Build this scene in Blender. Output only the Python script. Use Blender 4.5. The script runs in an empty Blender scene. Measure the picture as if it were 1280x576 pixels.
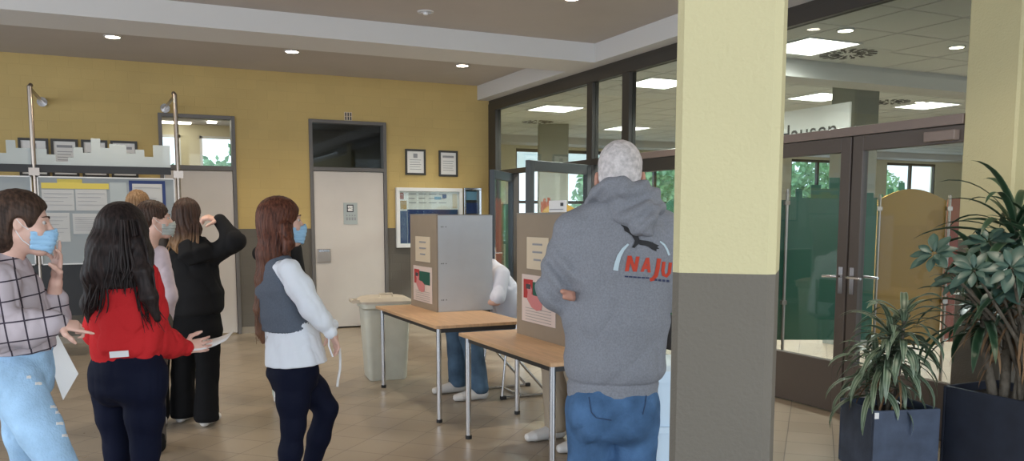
import bpy, bmesh, math, random
import numpy as np
from mathutils import Vector, Matrix
from mathutils.bvhtree import BVHTree
random.seed(7); rng = np.random.RandomState(5)
SC = bpy.context.scene; COL = SC.collection
PI = math.pi

# ------------------------------------------------------------------ camera
F, PX, PY, EYE, HY = 1055., 640., 384., 1.5, 272.
PIT = math.atan((PY-HY)/F); YAW = math.atan(500*math.cos(PIT)/F)
cam = bpy.data.cameras.new('camera'); co = bpy.data.objects.new('camera', cam); COL.objects.link(co)
cam.sensor_width = 36; cam.lens = F/1280*36; cam.shift_y = (PY-288)/1280; cam.clip_start = .05
co.location = (0, 0, EYE); co.rotation_euler = (PI/2-PIT, 0, -YAW); SC.camera = co
FH = Vector((math.sin(YAW), math.cos(YAW), 0)); RT = Vector((math.cos(YAW), -math.sin(YAW), 0)); UP = Vector((0, 0, 1))
_f = Vector((FH.x*math.cos(PIT), FH.y*math.cos(PIT), -math.sin(PIT)))
_u = Vector((FH.x*math.sin(PIT), FH.y*math.sin(PIT), math.cos(PIT)))
def ray(x, y): return _f+RT*((x-PX)/F)-_u*((y-PY)/F)
def W(x, y, D):                      # world point seen at (x,y) at horizontal distance D along the view
    d = ray(x, y); return Vector((0, 0, EYE))+d*(D/(d.dot(FH)))

# ------------------------------------------------------------------ materials
def mat(name, col, rough=.6, metal=0, spec=.5, bump=0, bscale=40, var=0, vscale=6, emit=None, estr=0, coord='Object', stretch=(1,1,1), sheen=0):
    m = bpy.data.materials.new(name); m.use_nodes = True; nt = m.node_tree; b = nt.nodes['Principled BSDF']
    c = tuple(col)+(1,) if len(col) == 3 else col
    b.inputs['Base Color'].default_value = c; b.inputs['Roughness'].default_value = rough; b.inputs['Metallic'].default_value = metal
    b.inputs['Specular IOR Level'].default_value = spec
    if sheen: b.inputs['Sheen Weight'].default_value = sheen
    if emit: b.inputs['Emission Color'].default_value = tuple(emit)+(1,); b.inputs['Emission Strength'].default_value = estr
    if bump or var:
        tc = nt.nodes.new('ShaderNodeTexCoord'); mp = nt.nodes.new('ShaderNodeMapping'); mp.inputs['Scale'].default_value = stretch
        nt.links.new(tc.outputs[coord], mp.inputs['Vector'])
    if bump:
        n = nt.nodes.new('ShaderNodeTexNoise'); n.inputs['Scale'].default_value = bscale; n.inputs['Detail'].default_value = 4
        nt.links.new(mp.outputs[0], n.inputs['Vector'])
        bp = nt.nodes.new('ShaderNodeBump'); bp.inputs['Strength'].default_value = bump; bp.inputs['Distance'].default_value = .01
        nt.links.new(n.outputs['Fac'], bp.inputs['Height']); nt.links.new(bp.outputs[0], b.inputs['Normal'])
    if var:
        n = nt.nodes.new('ShaderNodeTexNoise'); n.inputs['Scale'].default_value = vscale; n.inputs['Detail'].default_value = 5
        nt.links.new(mp.outputs[0], n.inputs['Vector'])
        r = nt.nodes.new('ShaderNodeValToRGB'); e = r.color_ramp.elements
        e[0].position = .3; e[1].position = .7
        e[0].color = tuple(max(0, v*(1-var)) for v in c[:3])+(1,); e[1].color = tuple(min(1, v*(1+var)) for v in c[:3])+(1,)
        nt.links.new(n.outputs['Fac'], r.inputs[0]); nt.links.new(r.outputs[0], b.inputs['Base Color'])
    m['b'] = 1
    return m
CLOTH = set('denim_lt denim denim_mid navy black black2 redknit greyhood hoodline vest blouse blouse2 tee beige palegreen brownbag plaid'.split())
def N(m, t): return m.node_tree.nodes.new(t)
def L(m, a, b): m.node_tree.links.new(a, b)
def bsdf(m): return m.node_tree.nodes['Principled BSDF']
def glass_mat(name, tint=(1,1,1), refl=1.0):
    m = bpy.data.materials.new(name); m.use_nodes = True; nt = m.node_tree; nt.nodes.clear()
    o = nt.nodes.new('ShaderNodeOutputMaterial'); mx = nt.nodes.new('ShaderNodeMixShader')
    t = nt.nodes.new('ShaderNodeBsdfTransparent'); t.inputs[0].default_value = tuple(tint)+(1,)
    g = nt.nodes.new('ShaderNodeBsdfGlossy'); g.inputs['Roughness'].default_value = .02
    fr = nt.nodes.new('ShaderNodeFresnel'); ge = nt.nodes.new('ShaderNodeNewGeometry'); io = nt.nodes.new('ShaderNodeMapRange')
    io.inputs[3].default_value = 1.5; io.inputs[4].default_value = 1/1.5; nt.links.new(ge.outputs['Backfacing'], io.inputs[0]); nt.links.new(io.outputs[0], fr.inputs['IOR'])
    mu = nt.nodes.new('ShaderNodeMath'); mu.operation = 'MULTIPLY'; mu.inputs[1].default_value = refl
    nt.links.new(fr.outputs[0], mu.inputs[0]); nt.links.new(mu.outputs[0], mx.inputs[0])
    nt.links.new(t.outputs[0], mx.inputs[1]); nt.links.new(g.outputs[0], mx.inputs[2]); nt.links.new(mx.outputs[0], o.inputs[0])
    return m

def two_tone(name, top, low, zsplit, brick=0, bump=.3, bscale=60):
    m = mat(name, top, .75)
    tc = N(m,'ShaderNodeNewGeometry'); sp = N(m,'ShaderNodeSeparateXYZ'); L(m, tc.outputs['Position'], sp.inputs[0])
    gt = N(m,'ShaderNodeMath'); gt.operation = 'GREATER_THAN'; gt.inputs[1].default_value = zsplit; L(m, sp.outputs['Z'], gt.inputs[0])
    mx = N(m,'ShaderNodeMixRGB'); mx.inputs[1].default_value = low+(1,); mx.inputs[2].default_value = top+(1,)
    L(m, gt.outputs[0], mx.inputs[0])
    n = N(m,'ShaderNodeTexNoise'); n.inputs['Scale'].default_value = bscale; n.inputs['Detail'].default_value = 3; L(m, tc.outputs['Position'], n.inputs['Vector'])
    bp = N(m,'ShaderNodeBump'); bp.inputs['Strength'].default_value = bump; bp.inputs['Distance'].default_value = .006
    L(m, n.outputs['Fac'], bp.inputs['Height']); last = bp
    colout = mx.outputs[0]
    n2 = N(m,'ShaderNodeTexNoise'); n2.inputs['Scale'].default_value = 1.3; L(m, tc.outputs['Position'], n2.inputs['Vector'])
    mv = N(m,'ShaderNodeMixRGB'); mv.blend_type = 'MULTIPLY'; mv.inputs[0].default_value = .25; L(m, colout, mv.inputs[1]); L(m, n2.outputs['Fac'], mv.inputs[2]); colout = mv.outputs[0]
    if brick:
        cb = N(m,'ShaderNodeCombineXYZ'); L(m, sp.outputs['X'], cb.inputs[0]); L(m, sp.outputs['Z'], cb.inputs[1])
        br = N(m,'ShaderNodeTexBrick'); br.inputs['Scale'].default_value = 1; br.inputs['Brick Width'].default_value = .25; br.inputs['Row Height'].default_value = .125
        br.inputs['Mortar Size'].default_value = .006; br.inputs['Mortar Smooth'].default_value = .6
        br.inputs['Color1'].default_value = (1,1,1,1); br.inputs['Color2'].default_value = (.93,.93,.93,1); br.inputs['Mortar'].default_value = (.92,.92,.92,1)
        L(m, cb.outputs[0], br.inputs['Vector'])
        mm = N(m,'ShaderNodeMixRGB'); mm.blend_type = 'MULTIPLY'; mm.inputs[0].default_value = .7; L(m, colout, mm.inputs[1]); L(m, br.outputs['Color'], mm.inputs[2]); colout = mm.outputs[0]
        b2 = N(m,'ShaderNodeBump'); b2.invert = True; b2.inputs['Strength'].default_value = .25; b2.inputs['Distance'].default_value = .004
        L(m, br.outputs['Fac'], b2.inputs['Height']); L(m, bp.outputs[0], b2.inputs['Normal']); last = b2
    L(m, colout, bsdf(m).inputs['Base Color']); L(m, last.outputs[0], bsdf(m).inputs['Normal'])
    return m

YEL = (.62,.455,.18); DAD = (.145,.13,.11)
M = {}
M['wall'] = two_tone('painted_block_wall', YEL, DAD, 1.357, brick=1, bump=.2)
M['pillar'] = two_tone('painted_plaster', (.60,.54,.31), (.15,.132,.105), 1.357, bump=.5, bscale=85)
M['hallwall'] = mat('hall_paint', (.72,.66,.48), .8)
M['ceil'] = mat('ceiling_paint', (.46,.42,.39), .85, var=.03, vscale=2)
M['beam'] = mat('beam_paint', (.62,.61,.60), .8)
M['tablewood'] = mat('beech_laminate', (.58,.36,.20), .38, var=.12, vscale=5, stretch=(12,1,1))
M['tableedge'] = mat('beech_edge', (.50,.28,.13), .5)
M['chrome'] = mat('chrome', (.62,.62,.64), .16, 1)
M['steel'] = mat('brushed_steel', (.36,.31,.27), .32, 1)
M['rubber'] = mat('black_rubber', (.012,.012,.013), .6)
M['dark'] = mat('dark_metal', (.035,.033,.032), .45)
M['brown'] = mat('brown_aluminium', (.105,.085,.074), .42)
M['brown2'] = mat('brown_aluminium_light', (.24,.185,.16), .4)
M['darkframe'] = mat('window_frame_dark', (.042,.037,.032), .45)
M['blueframe'] = mat('door_frame_anthracite', (.055,.06,.065), .4)
M['greyframe'] = mat('steel_door_frame', (.14,.13,.125), .5)
M['doorleaf'] = mat('pale_door_leaf', (.60,.55,.51), .5, var=.03, vscale=3)
M['glass'] = glass_mat('clear_glass', (.93,.96,.95))
M['glassup'] = glass_mat('upper_glass', (.72,.75,.72), 1.0)
M['frost'] = mat('pale_milky_panel', (.50,.55,.55), .35)
_m = M['frost']; _t = N(_m,'ShaderNodeBsdfTransparent'); _x = N(_m,'ShaderNodeMixShader'); _x.inputs[0].default_value = .80
L(_m,_t.outputs[0],_x.inputs[1]); L(_m,bsdf(_m).outputs[0],_x.inputs[2]); L(_m,_x.outputs[0],_m.node_tree.nodes['Material Output'].inputs[0])
M['boardgrey'] = mat('grey_pinboard', (.30,.33,.34), .45)
M['boardblack'] = mat('black_board', (.018,.019,.022), .5)
M['white'] = mat('white_metal', (.75,.75,.75), .4)
M['paper'] = mat('white_paper', (.80,.79,.78), .75)
M['boardpaper'] = mat('paper_behind_glass', (.52,.52,.51), .7)
M['cream'] = mat('cream_paper', (.66,.56,.42), .75)
M['pink'] = mat('rose_paper', (.70,.58,.53), .75)
M['ink'] = mat('printed_ink', (.06,.06,.07), .7)
M['inkgrey'] = mat('grey_print', (.30,.30,.32), .7)
M['yellow'] = mat('yellow_banner', (.66,.53,.10), .6)
M['blue'] = mat('blue_poster', (.012,.035,.16), .5)
M['bluelt'] = mat('light_blue_print', (.20,.40,.60), .5)
M['red'] = mat('red_print', (.45,.035,.035), .6)
M['greenp'] = mat('dark_green_print', (.01,.10,.07), .6)
M['greenb'] = mat('dark_green_panel', (.012,.12,.065), .35)
M['ochre'] = mat('ochre_panel', (.42,.24,.04), .35)
M['redb'] = mat('terracotta_panel', (.32,.07,.03), .4)
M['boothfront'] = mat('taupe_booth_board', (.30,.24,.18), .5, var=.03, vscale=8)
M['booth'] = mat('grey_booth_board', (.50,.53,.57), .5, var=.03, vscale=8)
M['boothedge'] = mat('booth_edge', (.25,.23,.20), .5)
M['bin'] = mat('grey_plastic', (.62,.62,.54), .45, var=.06, vscale=7)
M['binlid'] = mat('beige_plastic_lid', (.50,.44,.36), .5, var=.08, vscale=12)
M['binwhite'] = mat('white_plastic', (.55,.68,.80), .4)
M['planter'] = mat('slate_blue_planter', (.055,.075,.12), .6, var=.25, vscale=9, bump=.2, bscale=60)
M['planter2'] = mat('dark_planter', (.02,.025,.042), .6, var=.2, vscale=9)
M['soil'] = mat('soil', (.03,.02,.013), .9, bump=1, bscale=50)
M['bark'] = mat('bark', (.12,.10,.075), .85, bump=.8, bscale=40, var=.3, vscale=20)
M['led'] = mat('led_panel', (1,1,1), .5, emit=(1,.98,.93), estr=9)
M['spot'] = mat('lamp_disc', (1,1,1), .5, emit=(1,.88,.70), estr=20)
M['strip'] = mat('lamp_strip', (1,1,1), .5, emit=(1,.93,.82), estr=6)
M['bezel'] = mat('lamp_ring', (.6,.6,.6), .4)
M['grille'] = mat('vent_grille', (.20,.20,.19), .5)
M['hallceil'] = mat('mineral_tile', (.78,.80,.79), .85)
M['hallpillar'] = mat('grey_green_paint', (.25,.26,.23), .8)
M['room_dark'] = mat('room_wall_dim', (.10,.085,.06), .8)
M['skin'] = mat('skin', (.72,.45,.36), .5, var=.05, vscale=30)
M['skin2'] = mat('skin_ruddy', (.50,.25,.18), .5, var=.08, vscale=30)
M['eye'] = mat('eye_white', (.55,.52,.50), .2); M['iris'] = mat('iris_dark', (.05,.03,.02), .2)
M['mask'] = mat('light_blue_mask', (.36,.62,.88), .7, bump=.3, bscale=25, stretch=(1,1,8))
M['maskgrey'] = mat('pale_grey_mask', (.48,.52,.50), .7)
M['elastic'] = mat('white_elastic', (.8,.8,.8), .7)
M['denim_lt'] = mat('light_denim', (.36,.55,.76), .8, var=.18, vscale=9, bump=.4, bscale=120)
M['denim'] = mat('blue_denim', (.065,.135,.26), .8, var=.35, vscale=8, bump=.4, bscale=120)
M['denim_mid'] = mat('mid_denim', (.075,.125,.19), .8, var=.3, vscale=8)
M['navy'] = mat('navy_jeggings', (.006,.008,.022), .75)
M['black'] = mat('black_cloth', (.010,.010,.011), .85)
M['black2'] = mat('black_sweatshirt', (.017,.017,.018), .85)
M['redknit'] = mat('red_sweatshirt', (.58,.028,.032), .85, bump=.25, bscale=150)
M['greyhood'] = mat('heather_grey_fleece', (.235,.245,.275), .9, var=.12, vscale=160, bump=.25, bscale=170)
M['hoodline'] = mat('hood_lining', (.16,.165,.18), .9)
M['vest'] = mat('grey_knit_vest', (.12,.14,.175), .9, bump=.8, bscale=1, var=.1, vscale=150)
M['blouse'] = mat('white_blouse', (.84,.88,.94), .7)
M['blouse2'] = mat('pink_white_shirt', (.66,.55,.60), .8, var=.08, vscale=20)
M['tee'] = mat('white_shirt', (.70,.72,.82), .75)
M['beige'] = mat('beige_trousers', (.40,.33,.25), .8)
M['palegreen'] = mat('pale_green_trousers', (.50,.55,.47), .8)
M['brownbag'] = mat('grey_brown_trousers', (.10,.085,.075), .8)
M['sneaker'] = mat('white_leather', (.68,.66,.64), .5)
M['sole'] = mat('white_sole', (.60,.60,.62), .6)
def hair_mat(name, dark, light, zs=None):
    m = mat(name, dark, .55, spec=.28)
    tc = N(m,'ShaderNodeTexCoord'); mp = N(m,'ShaderNodeMapping'); mp.inputs['Scale'].default_value = (1,1,.10)
    L(m, tc.outputs['Object'], mp.inputs[0])
    n = N(m,'ShaderNodeTexNoise'); n.inputs['Scale'].default_value = 90; n.inputs['Detail'].default_value = 4; L(m, mp.outputs[0], n.inputs[0])
    r = N(m,'ShaderNodeValToRGB'); r.color_ramp.elements[0].color = dark+(1,); r.color_ramp.elements[1].color = light+(1,)
    r.color_ramp.elements[0].position = .35; r.color_ramp.elements[1].position = .72
    L(m, n.outputs['Fac'], r.inputs[0])
    out = r.outputs[0]
    if zs:      # ombre ends: a colour change down the length of the hair
        z0, z1, c2 = zs; sp = N(m,'ShaderNodeSeparateXYZ'); L(m, tc.outputs['Object'], sp.inputs[0])
        mr = N(m,'ShaderNodeMapRange'); mr.inputs[1].default_value = z0; mr.inputs[2].default_value = z1; L(m, sp.outputs['Z'], mr.inputs[0])
        mx = N(m,'ShaderNodeMixRGB'); L(m, mr.outputs[0], mx.inputs[0]); mx.inputs[1].default_value = c2+(1,); L(m, out, mx.inputs[2]); out = mx.outputs[0]
    L(m, out, bsdf(m).inputs['Base Color'])
    bp = N(m,'ShaderNodeBump'); bp.inputs['Strength'].default_value = .6; bp.inputs['Distance'].default_value = .004
    L(m, n.outputs['Fac'], bp.inputs['Height']); L(m, bp.outputs[0], bsdf(m).inputs['Normal'])
    return m
M['hair_brown'] = hair_mat('dark_brown_hair', (.022,.012,.008), (.09,.05,.033))
M['hair_black'] = hair_mat('near_black_hair', (.008,.005,.005), (.035,.022,.02))
M['hair_red'] = hair_mat('auburn_hair', (.045,.014,.008), (.16,.055,.03), (.95,1.35,(.16,.075,.04)))
M['hair_ombre'] = hair_mat('brown_hair_blond_ends', (.03,.016,.011), (.08,.04,.028), (1.28,1.40,(.34,.20,.10)))
M['hair_blond'] = hair_mat('dark_blond_hair', (.17,.09,.04), (.34,.21,.11))
M['hair_short'] = hair_mat('short_brown_hair', (.03,.017,.012), (.085,.045,.03))
M['hair_white'] = mat('white_hair', (.62,.58,.58), .7, var=.28, vscale=55, bump=.6, bscale=150)
def leaf_mat(name, base, edge, stripes=0):
    m = mat(name, base, .4); tc = N(m,'ShaderNodeUVMap'); sp = N(m,'ShaderNodeSeparateXYZ'); L(m, tc.outputs[0], sp.inputs[0])
    r = N(m,'ShaderNodeValToRGB'); L(m, sp.outputs['X'], r.inputs[0]); cr = r.color_ramp
    cr.elements[0].color = edge+(1,); cr.elements[0].position = .08; cr.elements[1].color = edge+(1,); cr.elements[1].position = .92
    e = cr.elements.new(.2); e.color = base+(1,); e = cr.elements.new(.8); e.color = base+(1,)
    if stripes: e = cr.elements.new(.5); e.color = edge+(1,)
    n = N(m,'ShaderNodeTexNoise'); n.inputs['Scale'].default_value = 12
    mx = N(m,'ShaderNodeMixRGB'); mx.blend_type = 'MULTIPLY'; mx.inputs[0].default_value = .5; L(m, r.outputs[0], mx.inputs[1]); L(m, n.outputs['Fac'], mx.inputs[2])
    L(m, mx.outputs[0], bsdf(m).inputs['Base Color'])
    return m
M['leaf_stripe'] = leaf_mat('striped_leaf', (.035,.085,.035), (.30,.38,.27), 1)
M['leaf_long'] = leaf_mat('long_leaf', (.028,.075,.036), (.11,.17,.10), 0)
M['leaf_oval'] = leaf_mat('oval_leaf', (.050,.115,.090), (.10,.17,.135), 1)
M['blueframe2'] = mat('dark_blue_door_frame', (.022,.034,.048), .4)
M['leaf_dry'] = mat('dry_leaf', (.24,.14,.07), .8)
M['tree'] = mat('tree_leaves', (.30,.48,.26), .7, var=.5, vscale=3)
# plaid
m = mat('plaid_flannel', (.48,.42,.44), .85); tc = N(m,'ShaderNodeTexCoord'); M['plaid'] = m
mp = N(m,'ShaderNodeMapping'); mp.inputs['Rotation'].default_value = (0,.12,YAW-.52); L(m, tc.outputs['Object'], mp.inputs[0]); sp = N(m,'ShaderNodeSeparateXYZ'); L(m, mp.outputs[0], sp.inputs[0])
outs = []
for ax, per, wd in (('X',.062,.09),('Z',.070,.075),('Y',.075,.07)):
    a = N(m,'ShaderNodeMath'); a.operation = 'DIVIDE'; a.inputs[1].default_value = per; L(m, sp.outputs[ax], a.inputs[0])
    f = N(m,'ShaderNodeMath'); f.operation = 'FRACT'; L(m, a.outputs[0], f.inputs[0])
    l = N(m,'ShaderNodeMath'); l.operation = 'LESS_THAN'; l.inputs[1].default_value = wd; L(m, f.outputs[0], l.inputs[0]); outs.append(l)
mxx = N(m,'ShaderNodeMath'); mxx.operation = 'MAXIMUM'; L(m, outs[0].outputs[0], mxx.inputs[0]); L(m, outs[1].outputs[0], mxx.inputs[1])
mr = N(m,'ShaderNodeMixRGB'); mr.inputs[1].default_value = (.48,.42,.45,1); mr.inputs[2].default_value = (.055,.045,.06,1); L(m, mxx.outputs[0], mr.inputs[0]); L(m, mr.outputs[0], bsdf(m).inputs['Base Color'])
for _n in CLOTH:
    if _n in M: bsdf(M[_n]).inputs['Specular IOR Level'].default_value = .12
# floor tiles laid diagonally
m = mat('floor_tiles', (.25,.21,.17), .3, spec=.5); M['floor'] = m
g = N(m,'ShaderNodeNewGeometry'); mp = N(m,'ShaderNodeMapping'); mp.inputs['Rotation'].default_value = (0,0,PI/4)
mp.inputs['Location'].default_value = (.141,.10,0)
L(m, g.outputs['Position'], mp.inputs[0])
br = N(m,'ShaderNodeTexBrick'); br.offset = 0; br.inputs['Scale'].default_value = 1; br.inputs['Brick Width'].default_value = .298; br.inputs['Row Height'].default_value = .298
br.inputs['Mortar Size'].default_value = .0035; br.inputs['Mortar Smooth'].default_value = .3
br.inputs['Color1'].default_value = (.39,.315,.235,1); br.inputs['Color2'].default_value = (.35,.28,.205,1); br.inputs['Mortar'].default_value = (.17,.14,.115,1)
L(m, mp.outputs[0], br.inputs['Vector'])
n = N(m,'ShaderNodeTexNoise'); n.inputs['Scale'].default_value = 3; n.inputs['Detail'].default_value = 6; L(m, g.outputs['Position'], n.inputs[0])
mx = N(m,'ShaderNodeMixRGB'); mx.blend_type = 'MULTIPLY'; mx.inputs[0].default_value = .35; L(m, br.outputs['Color'], mx.inputs[1]); L(m, n.outputs['Fac'], mx.inputs[2])
L(m, mx.outputs[0], bsdf(m).inputs['Base Color'])
rr = N(m,'ShaderNodeMapRange'); rr.inputs[3].default_value = .22; rr.inputs[4].default_value = .42; L(m, n.outputs['Fac'], rr.inputs[0]); L(m, rr.outputs[0], bsdf(m).inputs['Roughness'])
bp = N(m,'ShaderNodeBump'); bp.invert = True; bp.inputs['Strength'].default_value = .4; bp.inputs['Distance'].default_value = .002; L(m, br.outputs['Fac'], bp.inputs['Height']); L(m, bp.outputs[0], bsdf(m).inputs['Normal'])

# ------------------------------------------------------------------ object helpers
def link(name, me, m=None, parent=None, loc=None):
    o = bpy.data.objects.new(name, me); COL.objects.link(o)
    if m is not None and me is not None: me.materials.append(M[m] if isinstance(m, str) else m)
    if parent is not None: o.parent = parent
    if loc is not None: o.location = loc
    return o
def tag(o, label=None, cat=None, group=None, kind=None):
    if label: o['label'] = label
    if cat: o['category'] = cat
    if group: o['group'] = group
    if kind: o['kind'] = kind
    return o
def thing(name, label, cat, loc=(0,0,0), rz=0, group=None):
    o = bpy.data.objects.new(name, None); COL.objects.link(o); o.location = loc; o.rotation_euler = (0,0,rz); o.empty_display_size = .1
    return tag(o, label, cat, group)
class MB:
    def __init__(s): s.bm = bmesh.new()
    def box(s, x0, x1, y0, y1, z0, z1):
        v = [s.bm.verts.new(p) for p in ((x0,y0,z0),(x1,y0,z0),(x1,y1,z0),(x0,y1,z0),(x0,y0,z1),(x1,y0,z1),(x1,y1,z1),(x0,y1,z1))]
        for f in ((0,3,2,1),(4,5,6,7),(0,1,5,4),(1,2,6,5),(2,3,7,6),(3,0,4,7)): s.bm.faces.new([v[i] for i in f])
        return s
    def prism(s, poly, a, b, fn):        # polygon (u,v) extruded a..b ; fn(u,v,w)->point
        A = [s.bm.verts.new(fn(u,v,a)) for u,v in poly]; B = [s.bm.verts.new(fn(u,v,b)) for u,v in poly]; n = len(poly)
        s.bm.faces.new(A[::-1]); s.bm.faces.new(B)
        for i in range(n): s.bm.faces.new((A[i],A[(i+1)%n],B[(i+1)%n],B[i]))
        return s
    def tube(s, pts, r, seg=12, cap=True):
        pts = [Vector(p) for p in pts]; n = len(pts); rs = r if isinstance(r,(list,tuple)) else [r]*n; rings = []; ref = None
        for i,p in enumerate(pts):
            t = (pts[min(i+1,n-1)]-pts[max(i-1,0)]).normalized()
            if ref is None: ref = Vector((0,0,1)) if abs(t.z) < .9 else Vector((1,0,0))
            a = (ref-t*ref.dot(t)).normalized(); ref = a; b = t.cross(a)
            rings.append([s.bm.verts.new(p+(a*math.cos(2*PI*k/seg)+b*math.sin(2*PI*k/seg))*rs[i]) for k in range(seg)])
        for i in range(n-1):
            for k in range(seg): s.bm.faces.new((rings[i][k],rings[i][(k+1)%seg],rings[i+1][(k+1)%seg],rings[i+1][k]))
        if cap: s.bm.faces.new(rings[0][::-1]); s.bm.faces.new(rings[-1])
        return s
    def sphere(s, c, r, sc=(1,1,1), seg=16):
        mx = Matrix.Translation(c) @ Matrix.Diagonal((r*sc[0],r*sc[1],r*sc[2],1)); bmesh.ops.create_uvsphere(s.bm, u_segments=seg, v_segments=seg//2+2, radius=1, matrix=mx); return s
    def disc(s, c, r, z0, z1, seg=24):
        return s.prism([(c[0]+r*math.cos(2*PI*i/seg), c[1]+r*math.sin(2*PI*i/seg)) for i in range(seg)], z0, z1, lambda u,v,w:(u,v,w))
    def build(s, name, m, parent=None, smooth=False, bevel=0, loc=None):
        bm = s.bm; bmesh.ops.recalc_face_normals(bm, faces=bm.faces[:]); me = bpy.data.meshes.new(name); bm.to_mesh(me); bm.free()
        o = link(name, me, m, parent, loc)
        if smooth:
            me.shade_smooth() if hasattr(me,'shade_smooth') else None
            try: me.set_sharp_from_angle(angle=.7)
            except Exception: pass
        if bevel:
            md = o.modifiers.new('bevel','BEVEL'); md.width = bevel; md.segments = 2; md.limit_method = 'ANGLE'
        return o
def struct(name, mb, m, **k): return tag(mb.build(name, m, **k), kind='structure')
def text(name, s, size, m, parent, mtx, ext=.0005, align='CENTER'):
    cu = bpy.data.curves.new(name, 'FONT'); cu.body = s; cu.size = size; cu.extrude = ext; cu.align_x = align; cu.align_y = 'CENTER'
    t = bpy.data.objects.new(name, cu); COL.objects.link(t); dg = bpy.context.evaluated_depsgraph_get(); dg.update()
    me = bpy.data.meshes.new_from_object(t.evaluated_get(dg)); bpy.data.objects.remove(t)
    me.transform(mtx); o = link(name, me, m, parent); return o
# plane helper: on the back wall (normal -Y): text readable from -Y
def on_wall(x, y, z): return Matrix.Translation((x,y,z)) @ Matrix.Rotation(PI/2, 4, 'X')

# ------------------------------------------------------------------ signed-distance modelling
def v3(p): return np.array((p[0],p[1],p[2]), dtype=np.float32)
def wr(X, Y, Z, sc=1., seed=0):     # smooth irregular folds
    r = np.random.RandomState(seed+11); out = 0
    for i in range(4):
        k = r.randn(3)*16/sc; q = r.randn(3)*9/sc; ph = r.rand(2)*6
        out = out+np.sin(X*k[0]+Y*k[1]+Z*k[2]+ph[0]+1.6*np.sin(X*q[0]+Y*q[1]+Z*q[2]+ph[1]))
    r2 = 0
    for i in range(3):
        k = r.randn(3)*np.array([13,13,9])/sc; q = r.randn(3)*np.array([10,10,6])/sc; ph = r.rand(2)*6
        r2 = r2+np.sin(X*k[0]+Y*k[1]+Z*k[2]+ph[0]+2.2*np.sin(X*q[0]+Y*q[1]+Z*q[2]+ph[1]))
    return .65*out/4+.95*(1-np.minimum(1,np.abs(r2/1.6)))**3-.25
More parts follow.
